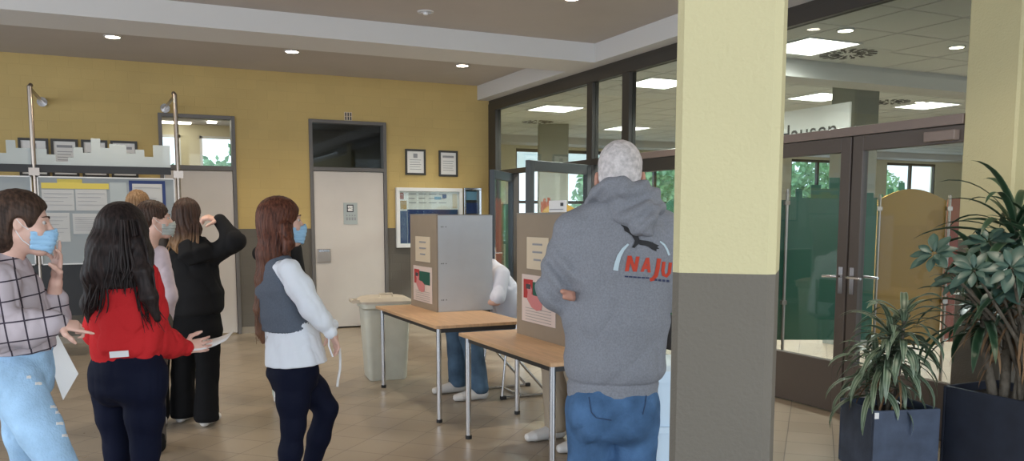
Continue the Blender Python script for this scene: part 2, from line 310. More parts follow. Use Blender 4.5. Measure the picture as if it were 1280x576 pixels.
class Fd:
    def __init__(s, lo, hi, h):
        s.lo = np.array(lo, dtype=np.float32)-3*h; s.h = h
        s.n = np.ceil((np.array(hi)+3*h-s.lo)/h).astype(int)+1
        s.g = np.full(s.n, .5, dtype=np.float32)
    def sub(s, lo, hi):
        a = np.maximum(0, np.floor((np.array(lo)-s.lo)/s.h).astype(int)); b = np.minimum(s.n, np.ceil((np.array(hi)-s.lo)/s.h).astype(int)+1)
        if np.any(b <= a): return None, None
        sl = tuple(slice(a[i],b[i]) for i in range(3))
        ax = [(s.lo[i]+np.arange(a[i],b[i],dtype=np.float32)*s.h) for i in range(3)]
        return sl, (ax[0][:,None,None], ax[1][None,:,None], ax[2][None,None,:])
    def put(s, fn, lo, hi, k=0, mode='u', mg=None):
        mg = mg if mg is not None else max(k, 2.5*s.h)
        sl, P = s.sub(np.array(lo)-mg, np.array(hi)+mg)
        if sl is None: return
        d = fn(*P); o = s.g[sl]
        if mode == 'u': r = np.minimum(o,d) if k == 0 else np.minimum(o,d)-np.maximum(k-np.abs(o-d),0)**2/(4*k)
        elif mode == 's': d = -d; r = np.maximum(o,d) if k == 0 else np.maximum(o,d)+np.maximum(k-np.abs(o-d),0)**2/(4*k)
        s.g[sl] = r
    def cap(s, a, b, ra, rb=None, k=0, mode='u'):
        a, b = v3(a), v3(b); rb = ra if rb is None else rb; w = b-a; LL = max(float(w@w),1e-9); rm = max(ra,rb)
        def fn(X,Y,Z):
            x,y,z = X-a[0],Y-a[1],Z-a[2]; t = np.clip((x*w[0]+y*w[1]+z*w[2])/LL,0,1)
            return np.sqrt((x-t*w[0])**2+(y-t*w[1])**2+(z-t*w[2])**2)-(ra+t*(rb-ra))
        s.put(fn, np.minimum(a,b)-rm, np.maximum(a,b)+rm, k, mode)
    def chain(s, pts, k=0):             # [(point, radius)...]
        for i in range(len(pts)-1): s.cap(pts[i][0], pts[i+1][0], pts[i][1], pts[i+1][1], k)
    def ell(s, c, r, ax=None, k=0, mode='u'):
        c = v3(c); A = np.eye(3,dtype=np.float32) if ax is None else np.array([v3(v) for v in ax]); rm = max(r)
        def fn(X,Y,Z):
            x,y,z = X-c[0],Y-c[1],Z-c[2]; q = [x*A[i][0]+y*A[i][1]+z*A[i][2] for i in range(3)]
            k0 = np.sqrt(sum((q[i]/r[i])**2 for i in range(3)))+1e-6; k1 = np.sqrt(sum((q[i]/r[i]**2)**2 for i in range(3)))+1e-6
            return k0*(k0-1)/k1
        s.put(fn, c-rm, c+rm, k, mode)
    def loft(s, secs, side, k=0, pw=2.): # secs [(centre, half width, half depth)]
        sd = v3(side)
        for i in range(len(secs)-1):
            c0,a0,b0 = secs[i][:3]; c1,a1,b1 = secs[i+1][:3]; c0,c1 = v3(c0),v3(c1); w = c1-c0; LL = float(w@w)+1e-9; wn = w/math.sqrt(LL)
            sv = sd-wn*float(sd@wn); sv = sv/np.linalg.norm(sv); fv = np.cross(wn,sv); rm = max(a0,a1,b0,b1)
            def fn(X,Y,Z):
                x,y,z = X-c0[0],Y-c0[1],Z-c0[2]; t = np.clip((x*w[0]+y*w[1]+z*w[2])/LL,0,1)
                qx,qy,qz = x-t*w[0],y-t*w[1],z-t*w[2]
                u = qx*sv[0]+qy*sv[1]+qz*sv[2]; v = qx*fv[0]+qy*fv[1]+qz*fv[2]; q = qx*wn[0]+qy*wn[1]+qz*wn[2]
                a = a0+t*(a1-a0); b = b0+t*(b1-b0); mm = np.minimum(a,b)*.6
                if pw == 2.:
                    k0 = np.sqrt((u/a)**2+(v/b)**2+(q/mm)**2)+1e-6
                else:
                    k0 = (np.abs(u/a)**pw+np.abs(v/b)**pw+np.abs(q/mm)**pw)**(1/pw)+1e-6
                k1 = np.sqrt((u/a**2)**2+(v/b**2)**2+(q/mm**2)**2)+1e-6
                return (k0-1)*np.maximum(np.sqrt(u*u+v*v+q*q)/k0, mm*.5) if pw != 2. else k0*(k0-1)/k1
            s.put(fn, np.minimum(c0,c1)-rm, np.maximum(c0,c1)+rm, k)
    def grid(s):
        return tuple((s.lo[i]+np.arange(s.n[i],dtype=np.float32)*s.h).reshape([-1 if j==i else 1 for j in range(3)]) for i in range(3))
    def disp(s, fn):
        X,Y,Z = s.grid(); m = np.abs(s.g) < .06
        s.g = np.where(m, s.g+fn(X,Y,Z), s.g).astype(np.float32)
    def clip(s, fn, k=0):               # keep where fn<0
        d = np.broadcast_to(fn(*s.grid()), s.g.shape); s.g = (np.maximum(s.g,d)+(0 if not k else np.maximum(k-np.abs(s.g-d),0)**2/(4*k))).astype(np.float32)
    def mesh(s, it=1):
        g = s.g; sg = g < 0
        c = np.zeros(tuple(x-1 for x in g.shape), dtype=np.uint8)
        for dx in (0,1):
            for dy in (0,1):
                for dz in (0,1): c += sg[dx:dx+c.shape[0],dy:dy+c.shape[1],dz:dz+c.shape[2]]
        act = (c > 0) & (c < 8); ids = np.argwhere(act)
        if len(ids) == 0: return np.zeros((0,3)), np.zeros((0,4),int)
        idx = np.full(c.shape, -1, dtype=np.int64); idx[act] = np.arange(len(ids))
        acc = np.zeros((len(ids),3)); cnt = np.zeros(len(ids))
        cor = [(x,y,z) for x in (0,1) for y in (0,1) for z in (0,1)]; i0,j0,k0 = ids.T
        val = {q: g[i0+q[0],j0+q[1],k0+q[2]] for q in cor}
        for a in cor:
            for axx in range(3):
                if a[axx] == 0:
                    b = list(a); b[axx] = 1; b = tuple(b); va,vb = val[a],val[b]; m = (va < 0) != (vb < 0)
                    t = np.where(m, va/(np.where(m, va-vb, 1)), 0)
                    p = np.array(a)[None,:]+t[:,None]*(np.array(b)-np.array(a))[None,:]
                    acc += p*m[:,None]; cnt += m
        V = s.lo+(ids+acc/np.maximum(cnt,1)[:,None])*s.h; Q = []
        for axx in range(3):
            o = [0,1,2]; o.remove(axx); u,v = o
            a = [slice(None)]*3; b = [slice(None)]*3; a[axx] = slice(0,-1); b[axx] = slice(1,None)
            A = sg[tuple(a)]; B = sg[tuple(b)]; e = np.argwhere(A != B); e = e[(e[:,u] > 0)&(e[:,v] > 0)&(e[:,u] < c.shape[u])&(e[:,v] < c.shape[v])]
            if len(e) == 0: continue
            fl = A[tuple(e.T)]
            def q(du,dv):
                f = e.copy(); f[:,u] -= du; f[:,v] -= dv; return idx[tuple(f.T)]
            f4 = np.stack([q(1,1),q(0,1),q(0,0),q(1,0)],1)
            if axx == 1: fl = ~fl
            f4 = np.where(fl[:,None], f4, f4[:,::-1]); Q.append(f4)
        Q = np.concatenate(Q); Q = Q[(Q >= 0).all(1)]
        for _ in range(it):
            S = np.zeros_like(V); C = np.zeros(len(V))
            for i in range(4):
                np.add.at(S, Q[:,i], V[Q[:,(i+1)%4]]); np.add.at(C, Q[:,i], 1); np.add.at(S, Q[:,i], V[Q[:,(i+3)%4]]); np.add.at(C, Q[:,i], 1)
            V = V*.5+.5*S/np.maximum(C,1)[:,None]
        return V, Q
def npmesh(name, V, Q, m, parent, org):
    me = bpy.data.meshes.new(name); n = len(V); V = V-np.array(org)
    me.vertices.add(n); me.vertices.foreach_set('co', V.astype(np.float32).ravel())
    me.loops.add(len(Q)*4); me.loops.foreach_set('vertex_index', Q.astype(np.int32).ravel())
    me.polygons.add(len(Q)); me.polygons.foreach_set('loop_start', np.arange(0,len(Q)*4,4,dtype=np.int32)); me.polygons.foreach_set('use_smooth', np.ones(len(Q),bool))
    me.update(); me.validate()
    return link(name, me, m, parent)
def fbuild(f, name, m, parent, org, it=1):
    V, Q = f.mesh(it); return npmesh(name, V, Q, m, parent, org)
# ------------------------------------------------------------------ the setting
GX = 5.0; WY = 11.35; CZ = 3.37; HZ = 3.05
def OY(x, y, c): d = ray(x,y); t = c/d.y; return (d.x*t, EYE+d.z*t)
def OX(x, y, c): d = ray(x,y); t = c/d.x; return (d.y*t, EYE+d.z*t)
struct('floor', MB().box(-6,21,-4,15.4,-.05,0), 'floor')
w = MB(); D1 = (.56,1.46,2.775); D2 = (2.39,3.44,2.79)
w.box(-6,D1[0],WY,WY+.2,0,CZ).box(D1[0],D1[1],WY,WY+.2,D1[2],CZ).box(D1[1],D2[0],WY,WY+.2,0,CZ).box(D2[0],D2[1],WY,WY+.2,D2[2],CZ).box(D2[1],GX+.1,WY,WY+.2,0,CZ)
struct('wall_back', w, 'wall')
struct('ceiling', MB().box(-6,GX+.1,-4,WY,CZ,CZ+.05), 'ceil')
struct('trim_1', MB().box(-6,GX-.2,8.09,8.73,3.17,CZ), 'beam')
struct('trim_2', MB().box(GX-.2,GX+.12,-4,WY,3.17,CZ), 'beam')
struct('trim_3', MB().box(GX-.02,GX+.12,-4,WY,3.12,3.17), 'darkframe')
b = MB()
for x0,x1 in ((-6,D1[0]-.0),(D1[1],D2[0]),(D2[1],GX-.06)): b.box(x0,x1,WY-.012,WY,0,.085)
M['base'] = mat('skirting_tile', (.30,.26,.21), .4); struct('baseboard_back', b, 'base')
# rooms behind the two doors
r = MB(); r.box(-.6,1.95,14.3,14.4,0,1.95).box(-.6,.72,14.3,14.4,1.95,2.75).box(1.02,1.30,14.3,14.4,1.95,2.75).box(1.86,1.95,14.3,14.4,1.95,2.75).box(-.6,1.95,14.3,14.4,2.75,2.95)
struct('wall_room_left', r, M['hallwall'])
r = MB().box(-.65,-.6,WY+.2,14.4,0,2.95).box(1.95,2.0,WY+.2,14.4,0,2.95); struct('wall_room_partition', r, 'hallwall')
struct('ceiling_room_left', MB().box(-.65,2.0,WY+.2,14.4,2.95,3.0), 'ceil')
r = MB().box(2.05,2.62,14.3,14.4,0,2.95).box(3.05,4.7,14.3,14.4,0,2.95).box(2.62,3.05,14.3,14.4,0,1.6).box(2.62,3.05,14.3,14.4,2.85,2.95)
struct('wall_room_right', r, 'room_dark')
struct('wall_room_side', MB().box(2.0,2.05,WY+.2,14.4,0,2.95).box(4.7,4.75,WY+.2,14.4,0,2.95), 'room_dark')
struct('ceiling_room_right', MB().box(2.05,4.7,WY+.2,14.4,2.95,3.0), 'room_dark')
for i,(pa_,pb_) in enumerate(((201,240),(260,271))):
    c = ray(pa_,153); t_ = (2.925-EYE)/c.z; c2 = ray(pb_,153.5); t2_ = (2.925-EYE)/c2.z
    t = MB().box(c.x*t_,c2.x*t2_,c.y*t_,c.y*t_+.14,2.925,2.95).build('ceiling_lamp', 'strip'); tag(t, ['long warm strip lamp on the ceiling seen through the left door\'s fanlight','small warm lamp on the ceiling seen through the left door\'s fanlight, right of the strip'][i], 'lamp')

# the two doors in the back wall
def back_door(n, x0, x1, top, leafx0, leafx1, leaf_top, lint, sign):
    fr = MB(); y0, y1 = WY-.03, WY+.12; t = .045
    fr.box(x0,x0+t,y0,y1,0,top).box(x1-t,x1,y0,y1,0,top).box(x0+t,x1-t,y0,y1,top-t,top).box(x0+t,x1-t,y0,y1,leaf_top,lint)
    fo = struct(f'door_{n}', fr, 'greyframe', bevel=.004)
    MB().box(x0+t+.004,x1-t-.004,WY-.012,WY+.035,.02,leaf_top-.005).build('door_leaf', 'doorleaf', fo, bevel=.004)
    MB().box(x0+t,x1-t,WY+.06,WY+.068,lint,top-t).build('fanlight_pane', 'glass', fo)
    return fo
d1 = back_door(1, *D1, 0, 0, 2.09, 2.15, 0); d2 = back_door(2, *D2, 0, 0, 2.12, 2.17, 1)
lk = MB().box(2.462,2.64,WY-.03,WY-.012,.90,1.085).build('lock_plate', 'steel', d2, bevel=.006)
MB().box(2.48,2.62,WY-.04,WY-.03,1.045,1.075).build('pull_lip', 'chrome', lk)
sg = MB().box(2.83,3.02,WY-.018,WY-.012,1.41,1.70).build('door_sign', 'frost', d2)
MB().box(2.875,2.965,WY-.021,WY-.018,1.575,1.675).build('dark_square', 'ink', sg); MB().box(2.888,2.952,WY-.023,WY-.021,1.59,1.66).build('white_square', 'paper', sg)
text('sign_lettering', 'WC', .042, 'ink', sg, on_wall(2.92,WY-.0235,1.625))
q = MB()
for i in range(4): q.box(2.865+i*.037,2.885+i*.037,WY-.021,WY-.018,1.465,1.505)
for i in range(4): q.box(2.865+i*.037,2.88+i*.037,WY-.021,WY-.018,1.52,1.54)
q.build('pictogram_row', 'inkgrey', sg)
# small slotted vent above door 2
v = MB()
for i in range(3):
    for j in range(2): v.box(2.88+i*.034,2.897+i*.034,WY-.006,WY+.0,2.80+j*.052,2.845+j*.052)
vv = MB().box(2.868,2.975,WY-.003,WY-.0005,2.795,2.905).build('wall_vent', 'cream'); tag(vv, 'tiny slotted vent in the yellow wall directly above the right-hand white door', 'vent'); v.build('slots', 'dark', vv)

# glass wall: frame, mullions, transom
f = MB(); X0, X1 = GX-.03, GX+.06
f.box(X0,X1,2.4,WY,3.02,3.12)
f.box(X0,X1,11.10,WY,0,3.02)
for ya,yb in ((8.42,8.54),(7.66,7.80)): f.box(X0,X1,ya,yb,0,3.02)
for ya,yb in ((5.70,5.80),): f.box(X0,X1,ya,yb,0,2.10)
f.box(X0,X1,10.50,10.60,0,2.10)
f.box(X0,X1,8.54,11.10,2.10,2.165).box(X0,X1,7.80,8.42,2.10,2.165)
f.box(X0,X1,5.80,7.66,1.97,2.10).box(X0,X1,5.80,7.66,0,.12)
struct('window_1', f, 'darkframe', bevel=.003)
f = MB().box(X0-.012,X1,3.745,7.66,2.10,2.165); struct('trim_4', f, 'brown2', bevel=.003)
def pane(n, y0, y1, z0, z1, m='glassup'): struct(f'window_{n}', MB().box(GX+.01,GX+.018,y0,y1,z0,z1), m)
pane(2, 8.54,11.10,2.165,3.02); pane(3, 7.80,8.42,2.165,3.02); pane(4, 3.4,7.66,2.165,3.02)
pane(5, 7.80,8.42,0.1,2.10,'glass'); pane(6, 5.80,7.66,.12,1.97,'glass'); pane(7, 10.60,11.10,0,2.10,'glass')
# glazed door leaves: local frame: hinge at origin, leaf along +X, thickness along Y
def glazed_leaf(n, hinge, ang, wid, m, stile=.10, bot=.40, top=.11, hdir=1, pw=.008, reverse=False):
    fr = MB(); z1 = 2.095
    fr.box(.005,stile,-.03,.03,.008,z1).box(wid-stile,wid-.005,-.03,.03,.008,z1).box(stile,wid-stile,-.03,.03,.008,bot).box(stile,wid-stile,-.03,.03,z1-top,z1)
    o = struct(f'door_{n}', fr, m, bevel=.004); o.location = hinge; o.rotation_euler = (0,0,ang)
    MB().box(stile,wid-stile,-.004,.004,bot,z1-top).build('glass_pane', 'glass', o)
    for s in (-1,1):
        h = MB(); hx = wid-stile*.5
        h.box(hx-.02,hx+.02,s*.03,s*.038,.93,1.13)
        h.tube([(hx,s*.03,1.06),(hx,s*.085,1.06),(hx-.03,s*.092,1.06),(hx-.13,s*.088,1.055)], .010, 10)
        h.build('door_handle', 'chrome', o, smooth=True)
    return o
# closed pair at the right (meeting at Y=4.655)
A = glazed_leaf(3, (GX,5.695,0), -PI/2, 1.04, 'brown'); B = glazed_leaf(4, (GX,3.60,0), PI/2, 1.048, 'brown')
MB().box(.17,.40,.03,.085,2.0,2.065).build('door_closer', 'brown2', B, bevel=.005)
# open pair at the left
va = Vector((3.83-4.955,7.9-8.44)); vb = Vector((4.26-4.955,9.65-10.53))
glazed_leaf(5, (4.955,8.44,0), math.atan2(va.y,va.x), 1.15, 'blueframe', stile=.085, bot=.30)
glazed_leaf(6, (4.955,10.53,0), math.atan2(vb.y,vb.x), 1.08, 'blueframe2', stile=.075, bot=.30)

# free-standing pillars
def pillar(n, cx, cy, half, rot, ch=.025, z1=CZ, m='pillar'):
    p = [(half-ch,-half),(half,-half+ch),(half,half-ch),(half-ch,half),(-half+ch,half),(-half,half-ch),(-half,-half+ch),(-half+ch,-half)]
    o = struct(n, MB().prism(p, 0, z1, lambda u,v,w:(u,v,w)), m); o.location = (cx,cy,0); o.rotation_euler = (0,0,rot); return o
c = W(909,344,2.29); pillar('wall_pillar_front', c.x, c.y, .130, PI/4, .020)
pillar('wall_pillar_right', 5.14, 3.565, .18, 0, .015)
struct('wall_right', MB().box(GX+.32,GX+.5,-4,3.38,0,3.17), 'pillar')

# hall behind the glass
struct('ceiling_hall', MB().box(GX+.12,21,-4,15.2,HZ,HZ+.05), 'hallceil')
h = MB()
wins = [(7.25,9.4),(9.75,12.2),(14.35,16.9),(17.45,19.2)]
xs = GX+.1
for a,bb in wins: h.box(xs,a,15.2,15.35,0,HZ); h.box(a,bb,15.2,15.35,0,.9); h.box(a,bb,15.2,15.35,2.86,HZ); xs = bb
h.box(xs,21,15.2,15.35,0,HZ); struct('wall_hall_far', h, 'hallwall')
struct('wall_hall_left', MB().box(GX-.1,GX+.1,WY+.2,15.2,0,HZ), 'hallwall'); struct('wall_hall_end', MB().box(21,21.1,-4,15.3,0,HZ), 'hallwall')
for i,(a,bb) in enumerate(wins):
    g = MB(); n = max(2,int((bb-a)/.8))
    g.box(a,bb,15.22,15.29,2.80,2.86).box(a,bb,15.22,15.29,.9,.96).box(a,bb,15.22,15.29,1.78,1.84)
    for k in range(n+1): x = a+(bb-a)*k/n; g.box(max(a,x-.03),min(bb,x+.03),15.22,15.29,.9,2.86)
    wo = struct(f'window_{8+i}', g, 'darkframe'); MB().box(a,bb,15.25,15.256,.92,2.84).build('glass_pane', 'glass', wo)
struct('trim_5', MB().box(GX+.12,21,6.5,6.85,2.88,HZ), 'beam'); struct('trim_6', MB().box(GX+.12,21,14.6,15.2,2.92,HZ), 'beam')
g = MB()
for i in range(24): x = 5.45+i*.62; g.box(x,x+.012,-1,15.2,HZ-.004,HZ)
for i in range(24): y = .9+i*.62; g.box(GX+.12,20,y,y+.012,HZ-.004,HZ)
struct('trim_7', g, 'bezel')
c = W(1066,200,10); pillar('wall_pillar_hall', c.x, c.y, .19, 0, .02, HZ, 'hallpillar'); c = W(691,200,14.5); pillar('wall_pillar_hall.001', c.x, c.y, .25, YAW*-1, .02, HZ, 'hallpillar')
# hall lamps
LP = [(5.82,5.98),(5.80,8.32),(5.8,10.85),(8.35,8.35),(8.2,12.7),(10.3,8.35),(10.3,5.9)]
lab = ['square ceiling light panel nearest the closed glass doors, in the hall','square ceiling light panel just behind the tall middle glazing','long-looking light panel near the hall ceiling\'s left end','square light panel beside the hanging letter sign','small far light panel seen above the white-haired man','hall light panel behind the grey hall pillar','hall light panel behind the yellow right pillar']
for (x,y),lb in zip(LP,lab):
    t = thing('ceiling_light', lb, 'light', (x,y,HZ), 0, 'square light panels in the hall ceiling')
    MB().box(-.30,.30,-.30,.30,-.006,-.002).build('diffuser', 'led', t)
    q = MB(); q.box(-.315,.315,-.315,-.30,-.01,0).box(-.315,.315,.30,.315,-.01,0).box(-.315,-.30,-.3,.3,-.01,0).box(.30,.315,-.3,.3,-.01,0); q.build('frame', 'bezel', t)
def downlight(x, y, z, lb, m='spot', grp='round downlights', r=.055):
    t = thing('downlight', lb, 'light', (x,y,z), 0, grp)
    MB().disc((0,0),r,-.012,-.004).build('lamp_disc', m, t); q = MB(); n = 24
    for i in range(n):
        a0,a1 = 2*PI*i/n, 2*PI*(i+1)/n
        q.prism([(r*math.cos(a0),r*math.sin(a0)),((r+.015)*math.cos(a0),(r+.015)*math.sin(a0)),((r+.015)*math.cos(a1),(r+.015)*math.sin(a1)),(r*math.cos(a1),r*math.sin(a1))], -.012, 0, lambda u,v,w:(u,v,w))
    q.build('ring', 'bezel', t)
for (x,y),lb in zip(((.09,9.9),(1.92,9.9),(3.99,9.9)),('leftmost round downlight behind the ceiling beam','middle round downlight behind the ceiling beam','rightmost round downlight behind the ceiling beam, nearest the glazing')): downlight(x,y,CZ,lb,r=.07)
c = ray(715,-3); t_ = (CZ-EYE)/c.z; downlight(c.x*t_,c.y*t_,CZ,'warm round downlight at the top edge, in front of the ceiling beam',r=.06)
for (px,py),lb in zip(((1057,37),(1196,58),(1150,127)),('round downlight in the hall ceiling above the square light panel','round downlight in the hall ceiling beside the yellow right pillar','distant round downlight in the hall ceiling right of the grey hall pillar')):
    c = ray(px,py); t_ = (HZ-EYE)/c.z; downlight(c.x*t_,c.y*t_,HZ,lb,grp='hall downlights',r=.06)
# vent in hall ceiling, sensor on main ceiling
for (px,py),lb in zip(((1060,67),(672,152),(1112,127)),('round slotted air vent in the hall ceiling next to the square light panel','square air vent far left in the hall ceiling','air vent in the hall ceiling right of the grey hall pillar')):
    c = ray(px,py); t_ = (HZ-EYE)/c.z; vt = MB().box(-.3,.3,-.3,.3,-.004,0).build('ceiling_vent','hallceil', loc=(c.x*t_,c.y*t_,HZ)); tag(vt, lb, 'vent', 'hall ceiling vents')
    q = MB()
    for i in range(16):
        a = 2*PI*i/16
        for r0,r1 in ((.08,.16),(.18,.26)):
            q.prism([(r0*math.cos(a),r0*math.sin(a)),(r1*math.cos(a+.12),r1*math.sin(a+.12)),(r1*math.cos(a+.28),r1*math.sin(a+.28)),(r0*math.cos(a+.2),r0*math.sin(a+.2))], -.008, -.004, lambda u,v,w:(u,v,w))
    q.build('slots', 'dark', vt)
c = ray(532,14.5); t_ = (CZ-EYE)/c.z
t = thing('ceiling_spotlight', 'small unlit silver spotlight on the near ceiling in front of the beam', 'light', (c.x*t_,c.y*t_,CZ)); MB().disc((0,0),.075,-.008,0).build('ring','bezel',t); MB().disc((0,0),.05,-.012,-.008).build('reflector','chrome',t); MB().disc((0,0),.02,-.03,-.012).build('bulb','white',t)
# hanging sign with lettering
sy0, sz = OX(1062,150,7.0); sy1, _ = OX(960,150,7.0)
s = MB().box(7.0,7.02,sy0,sy1,2.20,2.70).build('hanging_sign', 'paper'); tag(s, 'pale hanging board with black cut-off lettering in the hall above the doors', 'sign')
c = OX(1008,165,7.0)
text('lettering', 'Hausen', .30, 'ink', s, Matrix.Translation((6.995,c[0],2.43)) @ Matrix.Rotation(-PI/2,4,'Z') @ Matrix.Rotation(PI/2,4,'X'))
# display partitions in the hall
def partition(name, lb, pts, D, z0, m, th=.02, posts=(), z_of=None):
    # pts: outline (pixel x, pixel y) along the top; panel runs square to the view at distance D
    def loc(x,y): return W(x,y,D)
    o0 = loc(pts[0][0], HY); o0.z = 0
    t = thing(name, lb, 'partition', o0, -YAW)
    poly = [((loc(x,y)-o0).dot(RT), loc(x,y).z) for x,y in pts]
    poly = [(poly[0][0],z0)]+poly+[(poly[-1][0],z0)]
    MB().prism(poly, 0, th, lambda u,v,w:(u,w,v)).build('panel', m, t)
    for px,zt in posts:
        u = (loc(px,HY)-o0).dot(RT); MB().tube([(u,-.03,0),(u,-.03,zt)], .014, 12).build('post','steel',t,smooth=True)
        for z in (zt-.12, .75): MB().box(u-.022,u+.022,-.045,.0,z-.018,z+.018).build('clamp','steel',t)
    return t
partition('display_partition','dark green stepped-top partition behind the closed glass doors',[(972,262),(976,262),(976,250),(988,250),(988,246),(995,246),(995,236),(1003,236),(1003,247),(1014,247),(1014,231),(1026,231),(1026,236),(1037,236),(1037,222),(1050,222),(1050,231),(1062,231),(1062,229),(1080,229),(1080,241),(1092,241),(1092,247),(1097,247)],7.5,.41,'greenb',posts=((982,1.75),))
ar = [(1098,251)]+[(1098+84*i/20, 250-14*math.sin(PI*i/20)) for i in range(21)]+[(1183,251)]
partition('display_partition','ochre round-topped partition behind the closed glass doors',ar,7.6,.35,'ochre',posts=((1097,1.70),(1184,1.70)))
partition('display_partition','low terracotta partition right of the ochre round-topped one',[(1186,249),(1200,247),(1212,252),(1225,252)],7.8,.35,'redb')
partition('display_partition','dark stepped partition peeking above the ochre round-topped one',[(1100,243),(1104,243),(1104,250),(1110,250),(1110,236),(1117,236),(1117,250),(1124,250),(1124,228),(1131,228),(1131,250),(1135,250)],9.2,.4,'greenb')
partition('display_partition','ochre round-topped partition far behind the white card on the booth',[(676,268)]+[(677+45*i/14, 266-12*math.sin(PI*i/14)**.6) for i in range(15)]+[(723,268)],11,.35,'ochre')
partition('display_partition','rose stepped partition far behind the second voting booth',[(676,252),(679,252),(679,248),(682,248),(682,252),(684,252),(684,247),(688,247)],12.2,.35,'redb')
partition('display_partition','dark green round-topped partition right of the white-haired man\'s shoulder',[(824,275)]+[(824+34*i/12, 273-24*math.sin(PI*i/12)**.7) for i in range(13)]+[(859,275)],9.6,.3,'greenb')
partition('display_partition','dark green partition seen through the narrow open door leaf',[(610,255),(648,255)],12.6,.1,'greenb')
# trees outside the hall windows
def crown(name, lb, x, y, z, r, n):
    t = thing(name, lb, 'tree', (x,y,0), 0, 'trees outside the windows')
    bm = bmesh.new()
    for i in range(n):
        d = Vector(rng.randn(3)); d.normalize(); p = d*r*(.55+.45*rng.rand()); p.z = p.z*.9+z
        s = .07+.08*rng.rand(); a = Vector(rng.randn(3)).normalized(); q = a.cross(Vector((.3,.5,.8))).normalized()
        vs = [bm.verts.new(p+a*s), bm.verts.new(p+q*s*.6), bm.verts.new(p-a*s), bm.verts.new(p-q*s*.6)]; bm.faces.new(vs)
    me = bpy.data.meshes.new('crown'); bm.to_mesh(me); bm.free(); link('crown', me, 'tree', t)
    MB().tube([(0,0,-.5),(0,0,z)], [.16,.1], 8).build('trunk','bark',t)
for x,y,lb in ((16.6,20.5,'leafy tree outside the windows behind the green partition'),(20.4,20.5,'leafy tree outside the windows above the ochre partition'),(18.3,26,'leafy tree further back outside the windows, between the two nearer ones'),(24.5,22.5,'leafy tree outside the rightmost window'),(12.9,19.6,'leafy tree outside the window right of the white-haired man\'s head')):
    crown('tree', lb, x, y, 1.9, 1.7, 3200)
crown('tree', 'leafy tree outside the window of the room behind the left door', 1.8, 18.5, 1.7, 1.2, 900); crown('tree', 'leafy tree outside the window of the dark room behind the right door', 3.3, 18.0, 2.4, 1.3, 700)
for (x0,x1,nn,z0) in ((.72,1.02,12,1.95),(1.30,1.86,13,1.95),(2.62,3.05,14,1.6)):
    g = MB().box(x0,x0+.04,14.28,14.33,z0,2.78).box(x1-.04,x1,14.28,14.33,z0,2.78).box(x0,x1,14.28,14.33,2.74,2.78).box(x0,x1,14.28,14.33,z0,z0+.04)
    struct(f'window_{nn}', g, 'white')

# ------------------------------------------------------------------ things on the back wall
def framed(x0,x1,z0,z1,name,lb,cat,grp,kind,y=WY):
    t = thing(name, lb, cat, ((x0+x1)/2,y,(z0+z1)/2), 0, grp); w2,h2 = (x1-x0)/2,(z1-z0)/2; fw = .028
    MB().box(-w2,w2,-.02,-.001,h2-fw,h2).box(-w2,w2,-.02,-.001,-h2,-h2+fw).box(-w2,-w2+fw,-.02,-.001,-h2+fw,h2-fw).box(w2-fw,w2,-.02,-.001,-h2+fw,h2-fw).build('frame','dark',t)
    MB().box(-w2+fw,w2-fw,-.008,-.002,-h2+fw,h2-fw).build('certificate','paper',t)
    q = MB()
    if kind == 0: q.box(-.03,.03,-.010,-.0085,h2-.12,h2-.06)
    else: q.box(-w2+.06,w2-.06,-.010,-.0085,h2-.10,h2-.07)
    for i in range(5): q.box(-w2*.55,w2*(.55-.1*(i%2)),-.010,-.0085,h2-.15-.032*i,h2-.143-.032*i)
    q.build('print','inkgrey',t)
framed(3.709,4.008,2.092,2.447,'picture_frame','black-framed certificate on the yellow wall right of the right-hand white door','picture frame','certificates above the showcase',0)
framed(4.203,4.49,2.08,2.442,'picture_frame','black-framed certificate on the yellow wall nearest the glazing corner','picture frame','certificates above the showcase',1)
for i,((a,b_),lb) in enumerate(zip(((22,60),(63,97),(101,134),(137.5,171)),('leftmost black-framed certificate behind the notice board\'s top edge','second black-framed certificate from the left above the notice board','third black-framed certificate from the left above the notice board','rightmost black-framed certificate above the notice board'))):
    x0,z1 = OY(a,172+i*1.2,WY); x1,_ = OY(b_,172,WY); framed(x0,x1,z1-.44,z1,'picture_frame',lb,'picture frame','certificates behind the notice board',i%2)
